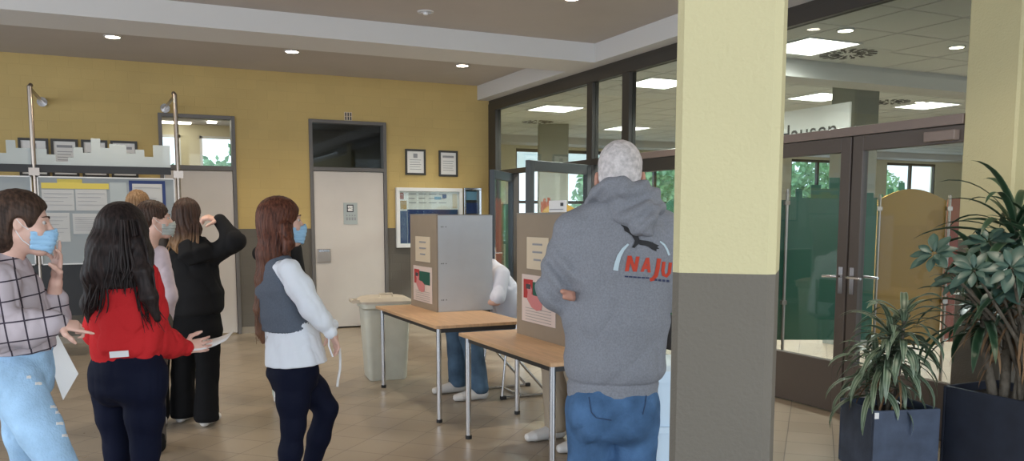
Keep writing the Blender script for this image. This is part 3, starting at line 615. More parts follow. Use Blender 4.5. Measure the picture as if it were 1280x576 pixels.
def showcase(x0,x1,z0,z1,name,lb,kind):
    t = thing(name, lb, 'showcase', ((x0+x1)/2,WY,(z0+z1)/2)); w2,h2 = (x1-x0)/2,(z1-z0)/2; fw = .05 if kind == 0 else .03
    MB().box(-w2,w2,-.06,-.001,h2-fw,h2).box(-w2,w2,-.06,-.001,-h2,-h2+fw).box(-w2,-w2+fw,-.06,-.001,-h2+fw,h2-fw).box(w2-fw,w2,-.06,-.001,-h2+fw,h2-fw).build('frame','white' if kind==0 else 'chrome',t,bevel=.004)
    MB().box(-w2+fw,w2-fw,-.01,-.002,-h2+fw,h2-fw).build('backing','paper' if kind==0 else 'dark',t)
    if kind == 0:
        MB().box(-w2+.17,w2-.06,-.014,-.010,-h2+.06,h2-.30).build('blue_poster','blue',t)
        MB().box(-w2+.06,-w2+.165,-.014,-.010,-h2+.06,h2-.32).build('blue_strip','blue',t)
        MB().box(-w2+.06,-w2+.12,-.016,-.010,h2-.16,h2-.07).build('photo_print','redb',t); MB().box(-w2+.07,-w2+.16,-.016,-.010,h2-.30,h2-.18).build('photo_print','ochre',t)
        MB().box(.08,.18,-.016,-.010,h2-.16,h2-.12).build('blue_print','bluelt',t); MB().box(.20,.26,-.016,-.010,h2-.14,h2-.09).build('blue_print','blue',t)
        q = MB()
        for i in range(4):
            for j in range(3): q.box(-w2+.19+.15*i,-w2+.30+.15*i-.02*(j%2),-.016,-.010,h2-.09-.06*j,h2-.08-.06*j)
        q.build('printed_lines','inkgrey',t); MB().box(w2-.14,w2-.07,-.016,-.010,h2-.28,h2-.08).build('leaflet','cream',t)
    else:
        MB().box(-w2+.04,w2-.04,-.016,-.010,.05,.20).build('dark_photo','blue',t); MB().box(-w2+.05,w2-.05,-.016,-.010,-.12,.02).build('red_photo','red',t)
        MB().box(-w2+.05,w2-.06,-.018,-.010,.24,.36).build('photo_strip','bluelt',t); MB().box(-w2+.05,w2-.05,-.018,-.010,-.38,-.16).build('leaflet','cream',t)
    MB().box(-w2+fw,w2-fw,-.05,-.047,-h2+fw,h2-fw).build('glass_front','glass',t)
showcase(3.56,4.545,1.085,1.915,'wall_showcase','wide white-framed showcase with blue poster on the back wall behind the booth',0)
showcase(4.565,4.835,1.10,1.925,'wall_showcase','narrow metal-framed showcase right beside the wide white-framed one',1)

# ------------------------------------------------------------------ notice board with poles
BY = 10.25; t = thing('notice_board','large free-standing notice board on steel poles with stepped milky top','notice board',(0,BY,0))
def bx(px): return OY(px,272,BY)[0]
def bz(py,px=120): return OY(px,py,BY)[1]
PXL, PXR = -.716, .692
for k,(px_,sg_) in enumerate(((PXL,1),(PXR,-1))):
    po = MB().tube([(px_,0,0),(px_,0,2.86),(px_+.012*sg_,.03,2.875)], .024, 14).build('pole','steel',t,smooth=True)
    MB().tube([(px_,.0,2.85),(px_+sg_*.045,WY-BY-.03,2.83)], .018, 12).build('arm','steel',po,smooth=True); MB().tube([(px_+sg_*.045,WY-BY-.04,2.83),(px_+sg_*.047,WY-BY,2.83)], .055, 16).build('wall_flange','chrome',po,smooth=True)
    MB().box(px_-.05,px_+.05,-.045,-.02,1.94,2.02).build('clamp','steel',po)
steps = [(-60,181),(-40,192),(-25,178),(-12,181),(1,191),(13,175),(25,185),(38,185),(51,186),(63,193),(74,202),(89,197),(96,184),(108,191),(118.5,173),(130,185),(141,180),(152,181),(162,192),(173,187),(184,196),(195,181.5),(216,None)]
poly = [(bx(steps[0][0]),2.055)]
for i in range(len(steps)-1): z = bz(steps[i][1],steps[i][0]); poly += [(bx(steps[i][0]),z),(bx(steps[i+1][0]),z)]
poly += [(bx(216),2.055)]
MB().prism(poly, -.006, .006, lambda u,v,w:(u,w,v)).build('stepped_topper','frost',t)
MB().box(bx(-60),bx(216),-.02,.02,1.975,2.055).build('crossbar','boardblack',t)
MB().box(bx(-60),bx(219),-.02,.02,.45,1.0).build('lower_panel','boardblack',t)
for x0,x1 in ((bx(-60),PXL-.03),(bx(49),bx(220))):
    MB().box(x0,x1,-.02,.02,1.0,1.935).build('pinboard','boardgrey',t)
    e = .012; MB().box(x0,x1,-.035,-.02,1.935-e,1.935).box(x0,x1,-.035,-.02,1.0,1.0+e).box(x0,x0+e,-.035,-.02,1.0,1.935).box(x1-e,x1,-.035,-.02,1.0,1.935).build('white_frame','white',t)
def sheet(a,b_,c,d,m,name='notice_sheet',lines=0,y=-.023):
    x0,x1,z1,z0 = bx(a),bx(b_),bz(c,(a+b_)/2),bz(d,(a+b_)/2); s = MB().box(x0,x1,y-.001,y+.003,z0,z1).build(name,m,t)
    if lines:
        q = MB(); n = lines
        for i in range(n): zz = z1-.04-(z1-z0-.06)*i/n; q.box(x0+.02,x1-.02-.04*((i*7)%3),y-.003,y-.001,zz-.004,zz)
        q.build('printed_lines','inkgrey',s)
sheet(74,105,224,233,'yellow','yellow_banner'); sheet(54,138,229,236,'yellow','yellow_banner',y=-.024)
for a,b_,c,d,n in ((54,94,237,263,4),(96,135,237,263,4),(52,87,266,302,6),(91,131,267,292,7),(-15,35,240,275,5)): sheet(a,b_,c,d,'boardpaper',lines=n)
sheet(163,208,226,278,'blue','blue_mount'); sheet(167,204,230,276,'boardpaper',lines=3,y=-.026); sheet(139,160,228,290,'frost','pale_sheet')

# ------------------------------------------------------------------ tables, booths, bin, chairs
def table(y0,y1,x0,x1,lb):
    t = thing('folding_table', lb, 'table', ((x0+x1)/2,(y0+y1)/2,0), 0, 'beech tables with chrome legs'); w2,l2 = (x1-x0)/2,(y1-y0)/2
    MB().box(-w2,w2,-l2,l2,.702,.725).build('tabletop','tablewood',t,bevel=.003)
    q = MB()
    for s in (-1,1): q.box(-w2+.05,w2-.05,s*(l2-.065)-.012,s*(l2-.065)+.012,.665,.702); q.box(s*(w2-.05)-.012,s*(w2-.05)+.012,-l2+.06,l2-.06,.665,.702)
    q.build('apron_rail','dark',t)
    for sx in (-1,1):
        for sy in (-1,1):
            l = MB().tube([(sx*(w2-.045),sy*(l2-.06),.02),(sx*(w2-.045),sy*(l2-.06),.70)], .019, 16).build('leg','chrome',t,smooth=True)
            MB().disc((sx*(w2-.045),sy*(l2-.06)),.022,0,.025,14).build('rubber_foot','rubber',l)
table(5.68,7.22,2.07,2.795,'beech table under the farther grey voting booth, beside the bin')
table(3.95,5.285,2.09,2.80,'beech table under the nearer voting booth, beside the white-haired man')
def booth(x,y,lb,first):
    t = thing('voting_booth', lb, 'voting booth', (x,y,.725), 0, 'folding voting booths'); hh = .795; th = .012; wy, dx = .67, .50
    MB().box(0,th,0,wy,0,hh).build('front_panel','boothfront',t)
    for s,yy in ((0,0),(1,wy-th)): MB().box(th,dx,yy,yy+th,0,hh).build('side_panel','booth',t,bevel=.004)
    q = MB(); q.box(-.002,th+.002,0,wy,hh,hh+.012).box(th,dx*.96,-.002,th+.002,hh,hh+.006); q.build('edge_strip','boothedge',t)
    q = MB()
    for z in (.10,.40,.70):
        for i in (.03,.045,.07): q.box(i-.003+.012,i+.003+.012,-.003,0,z-.004,z+.004)
    q.build('hinge_rivets','dark',t)
    def on(pa,pb,m,name,off=.002,par=t):      # pixel rectangle on the front panel
        y1_,z1 = OX(pa[0],pa[1],x); y0_,_ = OX(pb[0],(pa[1]+pb[1])/2,x); _,z0 = OX((pa[0]+pb[0])/2,pb[1],x)
        return (y0_-y,y1_-y,z0-.725,z1-.725)
    def put(r,m,name,off,par=t): return MB().box(-off,-off+.0015,r[0],r[1],r[2],r[3]).build(name,m,par)
    if first: nr = on((519.5,295),(538,327),0,0); pr = on((517,331),(540.5,377),0,0)
    else: nr = on((659,296),(686,337),0,0); pr = on((653,342),(695,405),0,0)
    n = put(nr,'cream','instruction_note',.003); q = MB(); cy = (nr[0]+nr[1])/2; hw = (nr[1]-nr[0])*.22
    text_rows = 3
    for i in range(text_rows): zz = nr[2]+(nr[3]-nr[2])*(.78-.24*i); q.box(-.005,-.003,cy-hw*(1-.25*(i==2)),cy+hw*(1-.25*(i==2)),zz-.006,zz+.006)
    q.build('printed_words','inkgrey',n)
    p = put(pr,'pink','poster',.003); Y0,Y1,Z0,Z1 = pr; a = Y1-Y0; b_ = Z1-Z0
    MB().box(-.005,-.003,Y0+a*.10,Y0+a*.66,Z1-b_*.50,Z1-b_*.14).build('green_field','greenp',p); MB().box(-.005,-.003,Y0+a*.66,Y0+a*.94,Z1-b_*.50,Z1-b_*.10).build('red_field','red',p)
    q = MB(); yy = [.80,.74,.76,.66,.52,.38]; zz = [.22,.34,.46,.55,.58,.60]
    q.tube([(-.0055,Y0+a*yy[i],Z1-b_*zz[i]) for i in range(6)], [a*.05,a*.07,a*.08,a*.09,a*.10,a*.06], 10); 
    for v in q.bm.verts: v.co.x = -.0055+(v.co.x+.0055)*.02
    M.setdefault('pinkfig', mat('pink_figure_print', (.62,.22,.22), .7)); q.build('pink_figure','pinkfig',p)
    MB().box(-.0065,-.0055,Y0+a*.72,Y0+a*.86,Z1-b_*.30,Z1-b_*.20).build('dark_figure','ink',p)
    q = MB()
    for i in range(5): q.box(-.005,-.003,Y0+a*.12,Y0+a*.88,Z0+b_*(.05+.06*i),Z0+b_*(.055+.06*i)+.001)
    q.build('printed_lines','boothedge',p)
    return t
booth(2.385,6.505,'farther grey voting booth with full side panel facing the camera',True)
booth(2.44,4.43,'nearer voting booth partly hidden by the white-haired man\'s arm',False)
# white card on top of the nearer booth, calendar-like plate next to note
c0,z0 = OX(688,268,2.47); c1,_ = OX(708,268,2.47)
cd = MB().box(2.46,2.472,c1,c0,1.533,1.605).build('white_card','paper'); tag(cd,'small white printed card standing on the top edge of the nearer voting booth','card')
MB().box(2.458,2.46,c1+.02,c1+.055,1.57,1.59).build('printed_logo','ink',cd); MB().box(2.458,2.46,c1+.02,c0-.01,1.548,1.553).build('printed_line','inkgrey',cd)
# bin
t = thing('waste_bin','tall pale grey plastic bin with beige lid standing behind the farther table','bin',(2.27,7.62,0),-.12)
def rrect(a,b_,r=.05,n=5):
    o = []
    for cx,cy,s in ((a-r,b_-r,0),(-a+r,b_-r,1),(-a+r,-b_+r,2),(a-r,-b_+r,3)):
        for i in range(n+1): an = (s+i/n)*PI/2; o.append((cx+r*math.cos(an),cy+r*math.sin(an)))
    return o
def ringloft(levels):
    m_ = MB(); rings = [[m_.bm.verts.new((u+ox,v+oy,z)) for u,v in rrect(a,b_,r)] for (z,a,b_,r,ox,oy) in levels]; n = len(rings[0])
    for i in range(len(rings)-1):
        for k in range(n): m_.bm.faces.new((rings[i][k],rings[i][(k+1)%n],rings[i+1][(k+1)%n],rings[i+1][k]))
    m_.bm.faces.new(rings[0][::-1]); m_.bm.faces.new(rings[-1]); return m_
ringloft([(0.0,.165,.15,.04,0,0),(.02,.18,.165,.05,0,0),(.66,.215,.20,.06,0,0),(.68,.235,.22,.06,0,0),(.72,.235,.22,.06,0,0)]).build('bin_body','bin',t,smooth=True)
ld = ringloft([(.72,.245,.225,.06,0,0),(.74,.245,.225,.06,0,0),(.765,.20,.18,.06,.0,0),(.775,.15,.14,.05,0,0)]).build('lid','binlid',t,smooth=True)
MB().tube([(-.30,-.10,.735),(-.30,.10,.735)],.018,10).box(-.30,-.24,-.09,-.06,.72,.75).box(-.30,-.24,.06,.09,.72,.75).build('lid_handle','binlid',ld,smooth=True)
MB().tube([(-.06,-.10,.772),(-.06,-.08,.80),(.06,-.08,.80),(.06,-.10,.772)],.010,8).build('lid_grip','binlid',ld,smooth=True)
# white tub behind the man
c = W(862,500,4.25); t = thing('ballot_tub','white-blue plastic tub glimpsed between the white-haired man and the front pillar','tub',(c.x,c.y,0),-.4)
ringloft([(0,.20,.15,.05,0,0),(.70,.24,.19,.06,0,0),(.70,.255,.205,.06,0,0),(.735,.255,.205,.06,0,0)]).build('tub_body','binwhite',t,smooth=True)
ringloft([(.735,.265,.215,.06,0,0),(.76,.265,.215,.06,0,0),(.78,.22,.17,.05,0,0)]).build('tub_lid','binwhite',t,smooth=True)
for z in (.25,.45): MB().box(-.23,.23,-.20,-.185,z,z+.03).build('rib','binwhite',t)
# chairs (seat facing -X)
def chair(x,y,lb):
    t = thing('tubular_chair', lb, 'chair', (x,y,0), 0, 'chairs of the seated voters')
    MB().box(-.21,.21,-.20,.20,.44,.455).build('seat','dark',t,bevel=.006); MB().box(.21,.225,-.19,.19,.62,.86).build('backrest','dark',t,bevel=.005)
    for s in (-1,1):
        MB().tube([(-.16,s*.21,.44),(-.20,s*.21,.02),(-.17,s*.21,.012),(.22,s*.21,.012),(.25,s*.21,.02)], .011, 10).build('runner','chrome',t,smooth=True)
        MB().tube([(-.15,s*.21,.43),(.22,s*.21,.02)], .011, 10).build('leg','chrome',t,smooth=True); MB().tube([(.10,s*.21,.44),(.22,s*.21,.50),(.235,s*.20,.85)], .011, 10).build('back_post','chrome',t,smooth=True)
        for xx in (-.19,.24): MB().box(xx-.025,xx+.025,s*.21-.016,s*.21+.016,0,.03).build('floor_cap','rubber',t,bevel=.004)
    MB().tube([(.0,-.21,.012),(.0,.21,.012)], .009, 8).build('cross_tube','chrome',t,smooth=True)
chair(3.06,6.47,'chrome sled-base chair under the seated person in the white shirt'); chair(3.12,4.72,'chrome sled-base chair behind the white-haired man')

# ------------------------------------------------------------------ planters and plants
def planter(p, rz, sx, sy, hgt, lb, m):
    t = thing('planter', lb, 'planter', (p[0],p[1],0), rz); th = .02
    q = MB(); q.box(0,sx,0,th,0,hgt).box(0,sx,sy-th,sy,0,hgt).box(0,th,th,sy-th,0,hgt).box(sx-th,sx,th,sy-th,0,hgt); q.build('planter_box',m,t,bevel=.006)
    MB().box(th,sx-th,th,sy-th,.02,hgt-.05).build('soil','soil',t); return t
pa = planter((3.93,3.43), math.atan2(-.12,.41), .42, .37, .39, 'slate-blue square planter with a white tag at the front, left of the dark one', 'planter')
MB().box(.0,.026,-.003,-.0005,.345,.38).build('price_tag','paper',pa); 
pb = planter((4.47,2.55), 0, .46, .86, .50, 'big near-black planter at the right edge in front of the pillar', 'planter2')
def leafstrip(bm, uv, base, az, length, width, rise, droop, twist=0, n=9, fold=.25):
    d = Vector((math.cos(az),math.sin(az),0)); s = Vector((-math.sin(az),math.cos(az),0)); prev = None; p = Vector(base); el = rise
    for i in range(n+1):
        f = i/n; wv = width*(math.sin(PI*min(1,.12+f*.88))**.7)*(1 if f < .95 else .3); 
        tan = d*math.cos(el)+UP*math.sin(el); nrm = UP*math.cos(el)-d*math.sin(el)
        sd = (s*math.cos(twist*f)+nrm*math.sin(twist*f)); up2 = nrm
        row = [bm.verts.new(p-sd*wv+up2*wv*fold), bm.verts.new(p), bm.verts.new(p+sd*wv+up2*wv*fold)]
        if prev:
            for k in range(2):
                fc = bm.faces.new((prev[k],prev[k+1],row[k+1],row[k])); fc.smooth = True
                us = (k*.5,(k+1)*.5,(k+1)*.5,k*.5); vs = ((i-1)/n,(i-1)/n,i/n,i/n)
                for lp,u_,v_ in zip(fc.loops,us,vs): lp[uv].uv = (u_,v_)
        prev = row; p = p+tan*(length/n); el -= droop/n*(0.5+f)
def ovalleaf(bm, uv, base, dirv, length, width, nrm):
    d = Vector(dirv).normalized(); nn = Vector(nrm); nn = (nn-d*nn.dot(d)).normalized(); s = d.cross(nn); prev = None; n = 8; b0 = Vector(base)
    for i in range(n+1):
        f = i/n; wv = width*max(.04,math.sin(PI*f**1.25))**.8; p = b0+d*length*f-nn*(f*f*.25*length)
        row = [bm.verts.new(p-s*wv+nn*wv*.2), bm.verts.new(p), bm.verts.new(p+s*wv+nn*wv*.2)]
        if prev:
            for k in range(2):
                fc = bm.faces.new((prev[k],prev[k+1],row[k+1],row[k])); fc.smooth = True
                for lp,u_,v_ in zip(fc.loops,(k*.5,(k+1)*.5,(k+1)*.5,k*.5),((i-1)/n,(i-1)/n,i/n,i/n)): lp[uv].uv = (.15+.7*u_,v_)
        prev = row
def foliage(name, m, parent, fn):
    bm = bmesh.new(); uv = bm.loops.layers.uv.new('UVMap'); fn(bm,uv); me = bpy.data.meshes.new(name); bm.to_mesh(me); bm.free(); return link(name, me, m, parent)
R = random.Random(3)
# plant A: striped dracaena in the blue planter
t = thing('dracaena','arching dracaena with pale-striped narrow leaves growing in the slate-blue planter','plant',(4.17,3.55,.33))
for i,(dx,dy,hh) in enumerate(((0,0,.52),(.06,.05,.40),(-.07,.03,.34),(.02,-.06,.60))): MB().tube([(dx*.5,dy*.5,0),(dx,dy,hh*.5),(dx*1.2,dy*1.2,hh)],[.012,.010,.008],8).build('stem','bark',t,smooth=True)
def fa(bm,uv):
    for (dx,dy,hh,n,L0) in ((0,0,.52,40,.44),(.07,.06,.40,30,.40),(-.08,.03,.34,30,.38),(.02,-.07,.60,30,.38)):
        for i in range(n):
            f = i/n; leafstrip(bm,uv,(dx,dy,hh-.24*(1-f)),i*2.4+R.random()*.5,L0*(.75+.4*R.random())*(1-.25*f),(.016+.007*R.random()),-.15+1.35*f*f+R.random()*.2,1.5+R.random()*.9,R.uniform(-.5,.5))
foliage('leaves','leaf_stripe',t,fa)
def fad(bm,uv):
    for i in range(16): leafstrip(bm,uv,(R.uniform(-.08,.08),R.uniform(-.08,.08),R.uniform(.15,.35)),R.random()*6.28,.26,.007,-.5,1.3)
foliage('dry_leaves','leaf_dry',t,fad)
# plant B: tall dracaena in the dark planter
t = thing('dracaena','tall dracaena with long spreading dark leaves behind the oval-leaved plant','plant',(4.58,3.10,.45))
for dx,dy,hh in ((.0,.0,1.02),(.06,-.16,.86),(-.05,.12,.62)): MB().tube([(dx*.3,dy*.4,-.0),(dx*.7,dy,hh*.5),(dx,dy,hh)],[.030,.026,.020],10).build('stem','bark',t,smooth=True)
def fb(bm,uv):
    for (dx,dy,hh,n,L0) in ((0,0,1.02,46,.52),(.06,-.16,.86,42,.50),(-.05,.12,.62,44,.48)):
        for i in range(n):
            f = i/n; leafstrip(bm,uv,(dx,dy,hh-.22*(1-f)),i*2.4+R.random()*.5,L0*(.75+.45*R.random()),.019+.008*R.random(),-.15+1.5*f**1.3,1.1+R.random()*1.1,R.uniform(-.5,.5))
foliage('leaves','leaf_long',t,fb)
def fbd(bm,uv):
    for i in range(60): leafstrip(bm,uv,(R.uniform(-.06,.1),R.uniform(-.14,.12),R.uniform(.3,.65)),R.random()*6.28,.30,.010,-.6,1.0)
foliage('dry_leaves','leaf_dry',t,fbd)
# plant C: oval-leaved shrub in the dark planter
t = thing('umbrella_plant','bushy plant with grey-green oval leaves in whorls, right edge above the dark planter','plant',(4.60,2.98,.45))
tips = [W(1168,318,4.65),W(1236,303,4.7),W(1218,338,4.5),W(1264,335,4.4),W(1196,352,4.8),W(1250,360,4.6),W(1280,312,4.7),W(1222,378,4.9),W(1292,345,4.5),W(1240,400,4.85)]
O = Vector((4.60,2.98,.45))
for i,tp in enumerate(tips):
    e = tp-O; MB().tube([(R.uniform(-.04,.04),R.uniform(-.06,.06),0),Vector((e.x*.25,e.y*.25,e.z*.5)),Vector((e.x*.7,e.y*.7,e.z*.8)),e],[.014,.011,.008,.005],8).build('branch','bark',t,smooth=True)
def fc_(bm,uv):
    for i,tp in enumerate(tips):
        e = tp-O; n = 9; axd = (e-Vector((0,0,.35))).normalized(); axd = (axd+Vector((-.45,-.6,.35))).normalized(); a = axd.orthogonal().normalized(); b2 = axd.cross(a)
        for ring,(cnt,tl,ln) in enumerate(((9,.10,.118),(5,.6,.08))):
            for k in range(cnt):
                an = 2*PI*k/cnt+R.random()*.3; dv = a*math.cos(an)+b2*math.sin(an)+axd*(tl+R.random()*.25); l_ = ln*(.8+.4*R.random()); ovalleaf(bm,uv,e+dv.normalized()*.015,dv,l_,l_*.22,axd)
foliage('leaves','leaf_oval',t,fc_)
# ------------------------------------------------------------------ people
def nrm(v): return Vector(v).normalized()
def CV(a,b,c): return RT*a+FH*b+UP*c
def axes(px):                         # sideways and forward directions as seen towards a column of the view
    a = math.atan((px-PX)/F); g = Vector((math.sin(YAW+a),math.cos(YAW+a),0)); return Vector((g.y,-g.x,0)), g
def head_frame(fd, up): 
    up = nrm(up); fd = nrm(Vector(fd)-up*Vector(fd).dot(up)); return up.cross(fd)*-1, fd, up      # right, forward, up
def head_sdf(f, H, fr, s=1., ears=True, fine=True):
    r,fw,u = fr; P = lambda x,y,z: H+(r*x+fw*y+u*z)*s; A = (r,fw,u)
    f.ell(P(0,-.014,.042), (.072*s,.094*s,.086*s), A)
    f.ell(P(0,.022,-.022), (.058*s,.070*s,.082*s), A, k=.03)
    for q in (-1,1): f.cap(P(q*.048,-.005,-.045), P(0,.066,-.088), .020*s, .018*s, k=.035)
    f.ell(P(0,.070,-.088), (.022*s,.018*s,.018*s), A, k=.03)
    for q in (-1,1): f.ell(P(q*.040,.062,-.020), (.020*s,.018*s,.018*s), A, k=.03)
    if fine:
        for q in (-1,1): f.ell(P(q*.031,.096,.016), (.0135*s,.012*s,.009*s), A, k=.010, mode='s')
        f.cap(P(0,.086,.022), P(0,.108,-.018), .0075*s, .0105*s, k=.012)
        for q in (-1,1): f.ell(P(q*.010,.098,-.022), (.007*s,.009*s,.006*s), A, k=.006)
        f.ell(P(0,.086,-.046), (.023*s,.011*s,.006*s), A, k=.006); f.ell(P(0,.085,-.057), (.020*s,.011*s,.007*s), A, k=.006)
        for q in (-1,1): f.cap(P(q*.014,.088,.034), P(q*.048,.070,.032), .006*s, .005*s, k=.012)
    if ears:
        for q in (-1,1):
            f.ell(P(q*.073,-.008,.002), (.009*s,.019*s,.031*s), (r*math.cos(.35)-fw*q*-.34, fw*math.cos(.35)-r*q*.34*1, u), k=.006)
            f.ell(P(q*.083,-.004,.004), (.006*s,.010*s,.018*s), A, k=.004, mode='s')
    return P
def hand_sdf(f, wr_, d, pn, th, curl=(.5,.5,.5,.5), spread=.12, thumb=(.5,.6,.25), L=.95, fr_=.0078):
    """wrist, pointing direction, palm normal, thumb side; curl per finger in radians per joint"""
    d = nrm(d); pn = nrm(Vector(pn)-d*Vector(pn).dot(d)); s = nrm(Vector(th)-d*Vector(th).dot(d)-pn*Vector(th).dot(pn)); w = Vector(wr_)
    f.loft([(w-d*.01,.025*L,.018*L),(w+d*.035*L,.034*L,.014*L),(w+d*.088*L,.039*L,.0115*L)], s, k=.01)
    offs = (.029,.0095,-.0105,-.029); lens = (.068,.076,.071,.054)
    for i in range(4):
        p = w+d*(.088-abs(i-1.3)*.004)*L+s*offs[i]*L; c = curl[i]; a = spread*(1.5-i)*.5; dd = nrm(d*math.cos(a)+s*math.sin(a)); an = c*.6
        pts = [(w+d*.05*L+s*offs[i]*.8*L, fr_*L), (p, fr_*1.08*L)]
        for j,fr2 in enumerate((.46,.30,.24)):
            dv = dd*math.cos(an)+pn*math.sin(an); p = p+dv*lens[i]*fr2*L; pts.append((p, fr_*L*(1.0,.92,.80)[j])); an += c
        f.chain(pts, k=.003)
    t0 = w+d*.022*L+s*.022*L; t1 = t0+nrm(d*.55+s*.75+pn*.25)*.040*L; tv = nrm(d*thumb[0]+s*thumb[1]+pn*thumb[2]); t2 = t1+tv*.032*L; t3 = t2+nrm(tv+pn*.25)*.024*L
    f.chain([(t0,.013*L),(t1,.0105*L),(t2,.0095*L),(t3,.008*L)], k=.008)
def bounds(pts, m): a = np.array([v3(p) for p in pts]); return a.min(0)-m, a.max(0)+m
def foot_sdf(f, an, dr, s=1., flat=False):
    dr = nrm(Vector((dr[0],dr[1],0))); sd = dr.cross(UP); a = Vector((an[0],an[1],0))
    f.loft([(a-dr*.045+UP*.05,.034*s,.045*s),(a+dr*.06*s+UP*.045,.042*s,.042*s),(a+dr*.15*s+UP*.034,.046*s,.030*s),(a+dr*.195*s+UP*.030,.030*s,.024*s)], sd, k=.01)
    f.cap(a-dr*.03+UP*.05, a-dr*.015+UP*.11, .038*s, .040*s, k=.02)
def strands(Hc, amp=.0025, ns=(31,53,87), wob=14., seed=0):
    Hc = Vector(Hc); ph = np.random.RandomState(seed).rand(8)*6.28
    def fn(X,Y,Z):
        th = np.arctan2(Y-Hc.y, X-Hc.x); z = Z-Hc.z; t2 = th+.12*np.sin(z*wob+ph[5])+.05*np.sin(z*31+ph[6])
        return (amp*(np.sin(t2*ns[0]+ph[0])*.9+np.sin(t2*ns[1]+ph[1]+2*np.sin(z*9))*.7+np.sin(t2*ns[2]+ph[2])*.4)).astype(np.float32)
    return fn
def locks(parent, m, org, paths, name='loose_locks', r=.006):
    q = MB()
    for pts in paths:
        pts = [Vector(p)-Vector(org) for p in pts]; fine = []
        for i in range(len(pts)-1):
            p0 = pts[max(i-1,0)]; p1,p2 = pts[i],pts[i+1]; p3 = pts[min(i+2,len(pts)-1)]
            for j in range(4):
                t = j/4; fine.append(.5*((2*p1)+(p2-p0)*t+(2*p0-5*p1+4*p2-p3)*t*t+(3*p1-p0-3*p2+p3)*t**3))
        fine.append(pts[-1]); n = len(fine); q.tube(fine, [r*(1-.85*(i/(n-1))**2) for i in range(n)], 6)
    return q.build(name, m, parent, smooth=True)
def eyes(root, P, org, s=1., brow='hair_short'):
    r = []
    for q in (-1,1):
        e = MB().sphere(P(q*.031,.0735,.016)-org, .0112*s, seg=16).build('eyeball','eye',root,smooth=True)
        c1 = P(q*.031,.0822,.015)-org; MB().sphere(c1, .0048*s, seg=10).build('iris','iris',e,smooth=True)
        MB().tube([P(q*.012,.094,.036)-org,P(q*.030,.091,.042)-org,P(q*.052,.072,.037)-org],[.0018,.0023,.0012],6).build('eyebrow',brow,root,smooth=True)
def face_mask(root, H, fr, org, s=1., m='mask', h=.003):
    f = Fd(*bounds([H],.15), h); r,fw,u = fr; P = lambda x,y,z: H+(r*x+fw*y+u*z)*s; A = (r,fw,u)
    f.ell(P(0,.022,-.022), (.062*s,.074*s,.084*s), A); f.ell(P(0,-.014,.042), (.074*s,.094*s,.086*s), A, k=.03)
    for q in (-1,1): f.cap(P(q*.048,-.005,-.045), P(0,.068,-.088), .024*s, .022*s, k=.035)
    f.ell(P(0,.074,-.088), (.026*s,.020*s,.020*s), A, k=.03); f.ell(P(0,.096,-.022), (.020*s,.024*s,.026*s), A, k=.03); f.ell(P(0,.090,-.050), (.026*s,.020*s,.022*s), A, k=.03)
    f.g = (np.abs(f.g-.004)-.0028).astype(np.float32)
    def reg(X,Y,Z):
        x,y,z = X-H.x,Y-H.y,Z-H.z; a = [(x*q.x+y*q.y+z*q.z)/s for q in (r,fw,u)]
        top = a[2]-(.000-.30*np.abs(a[0])); side = -(a[1]-(.034)); low = -(a[2]+.112-.3*np.abs(a[0])); return np.maximum(np.maximum(top,side),low)
    f.disp(lambda X,Y,Z: .0012*np.sin(((X-H.x)*u.x+(Y-H.y)*u.y+(Z-H.z)*u.z)*330))
    f.clip(reg,.006); o = fbuild(f, 'face_mask', m, root, org, 1)
    q_ = MB()
    for q in (-1,1):
        for z0,z1 in ((-.020,.022),(-.080,-.024)):
            q_.tube([P(q*.058,.036,z0)-org,P(q*.073,.008,(z0*.6+z1*.4))-org,P(q*.080,-.014,z1)-org],.0013*s*1.4,6)
    q_.build('ear_loops','elastic',o,smooth=True); return o
def root_at(name, lb, loc, grp=None): return thing(name, lb, 'person', loc, 0, grp)

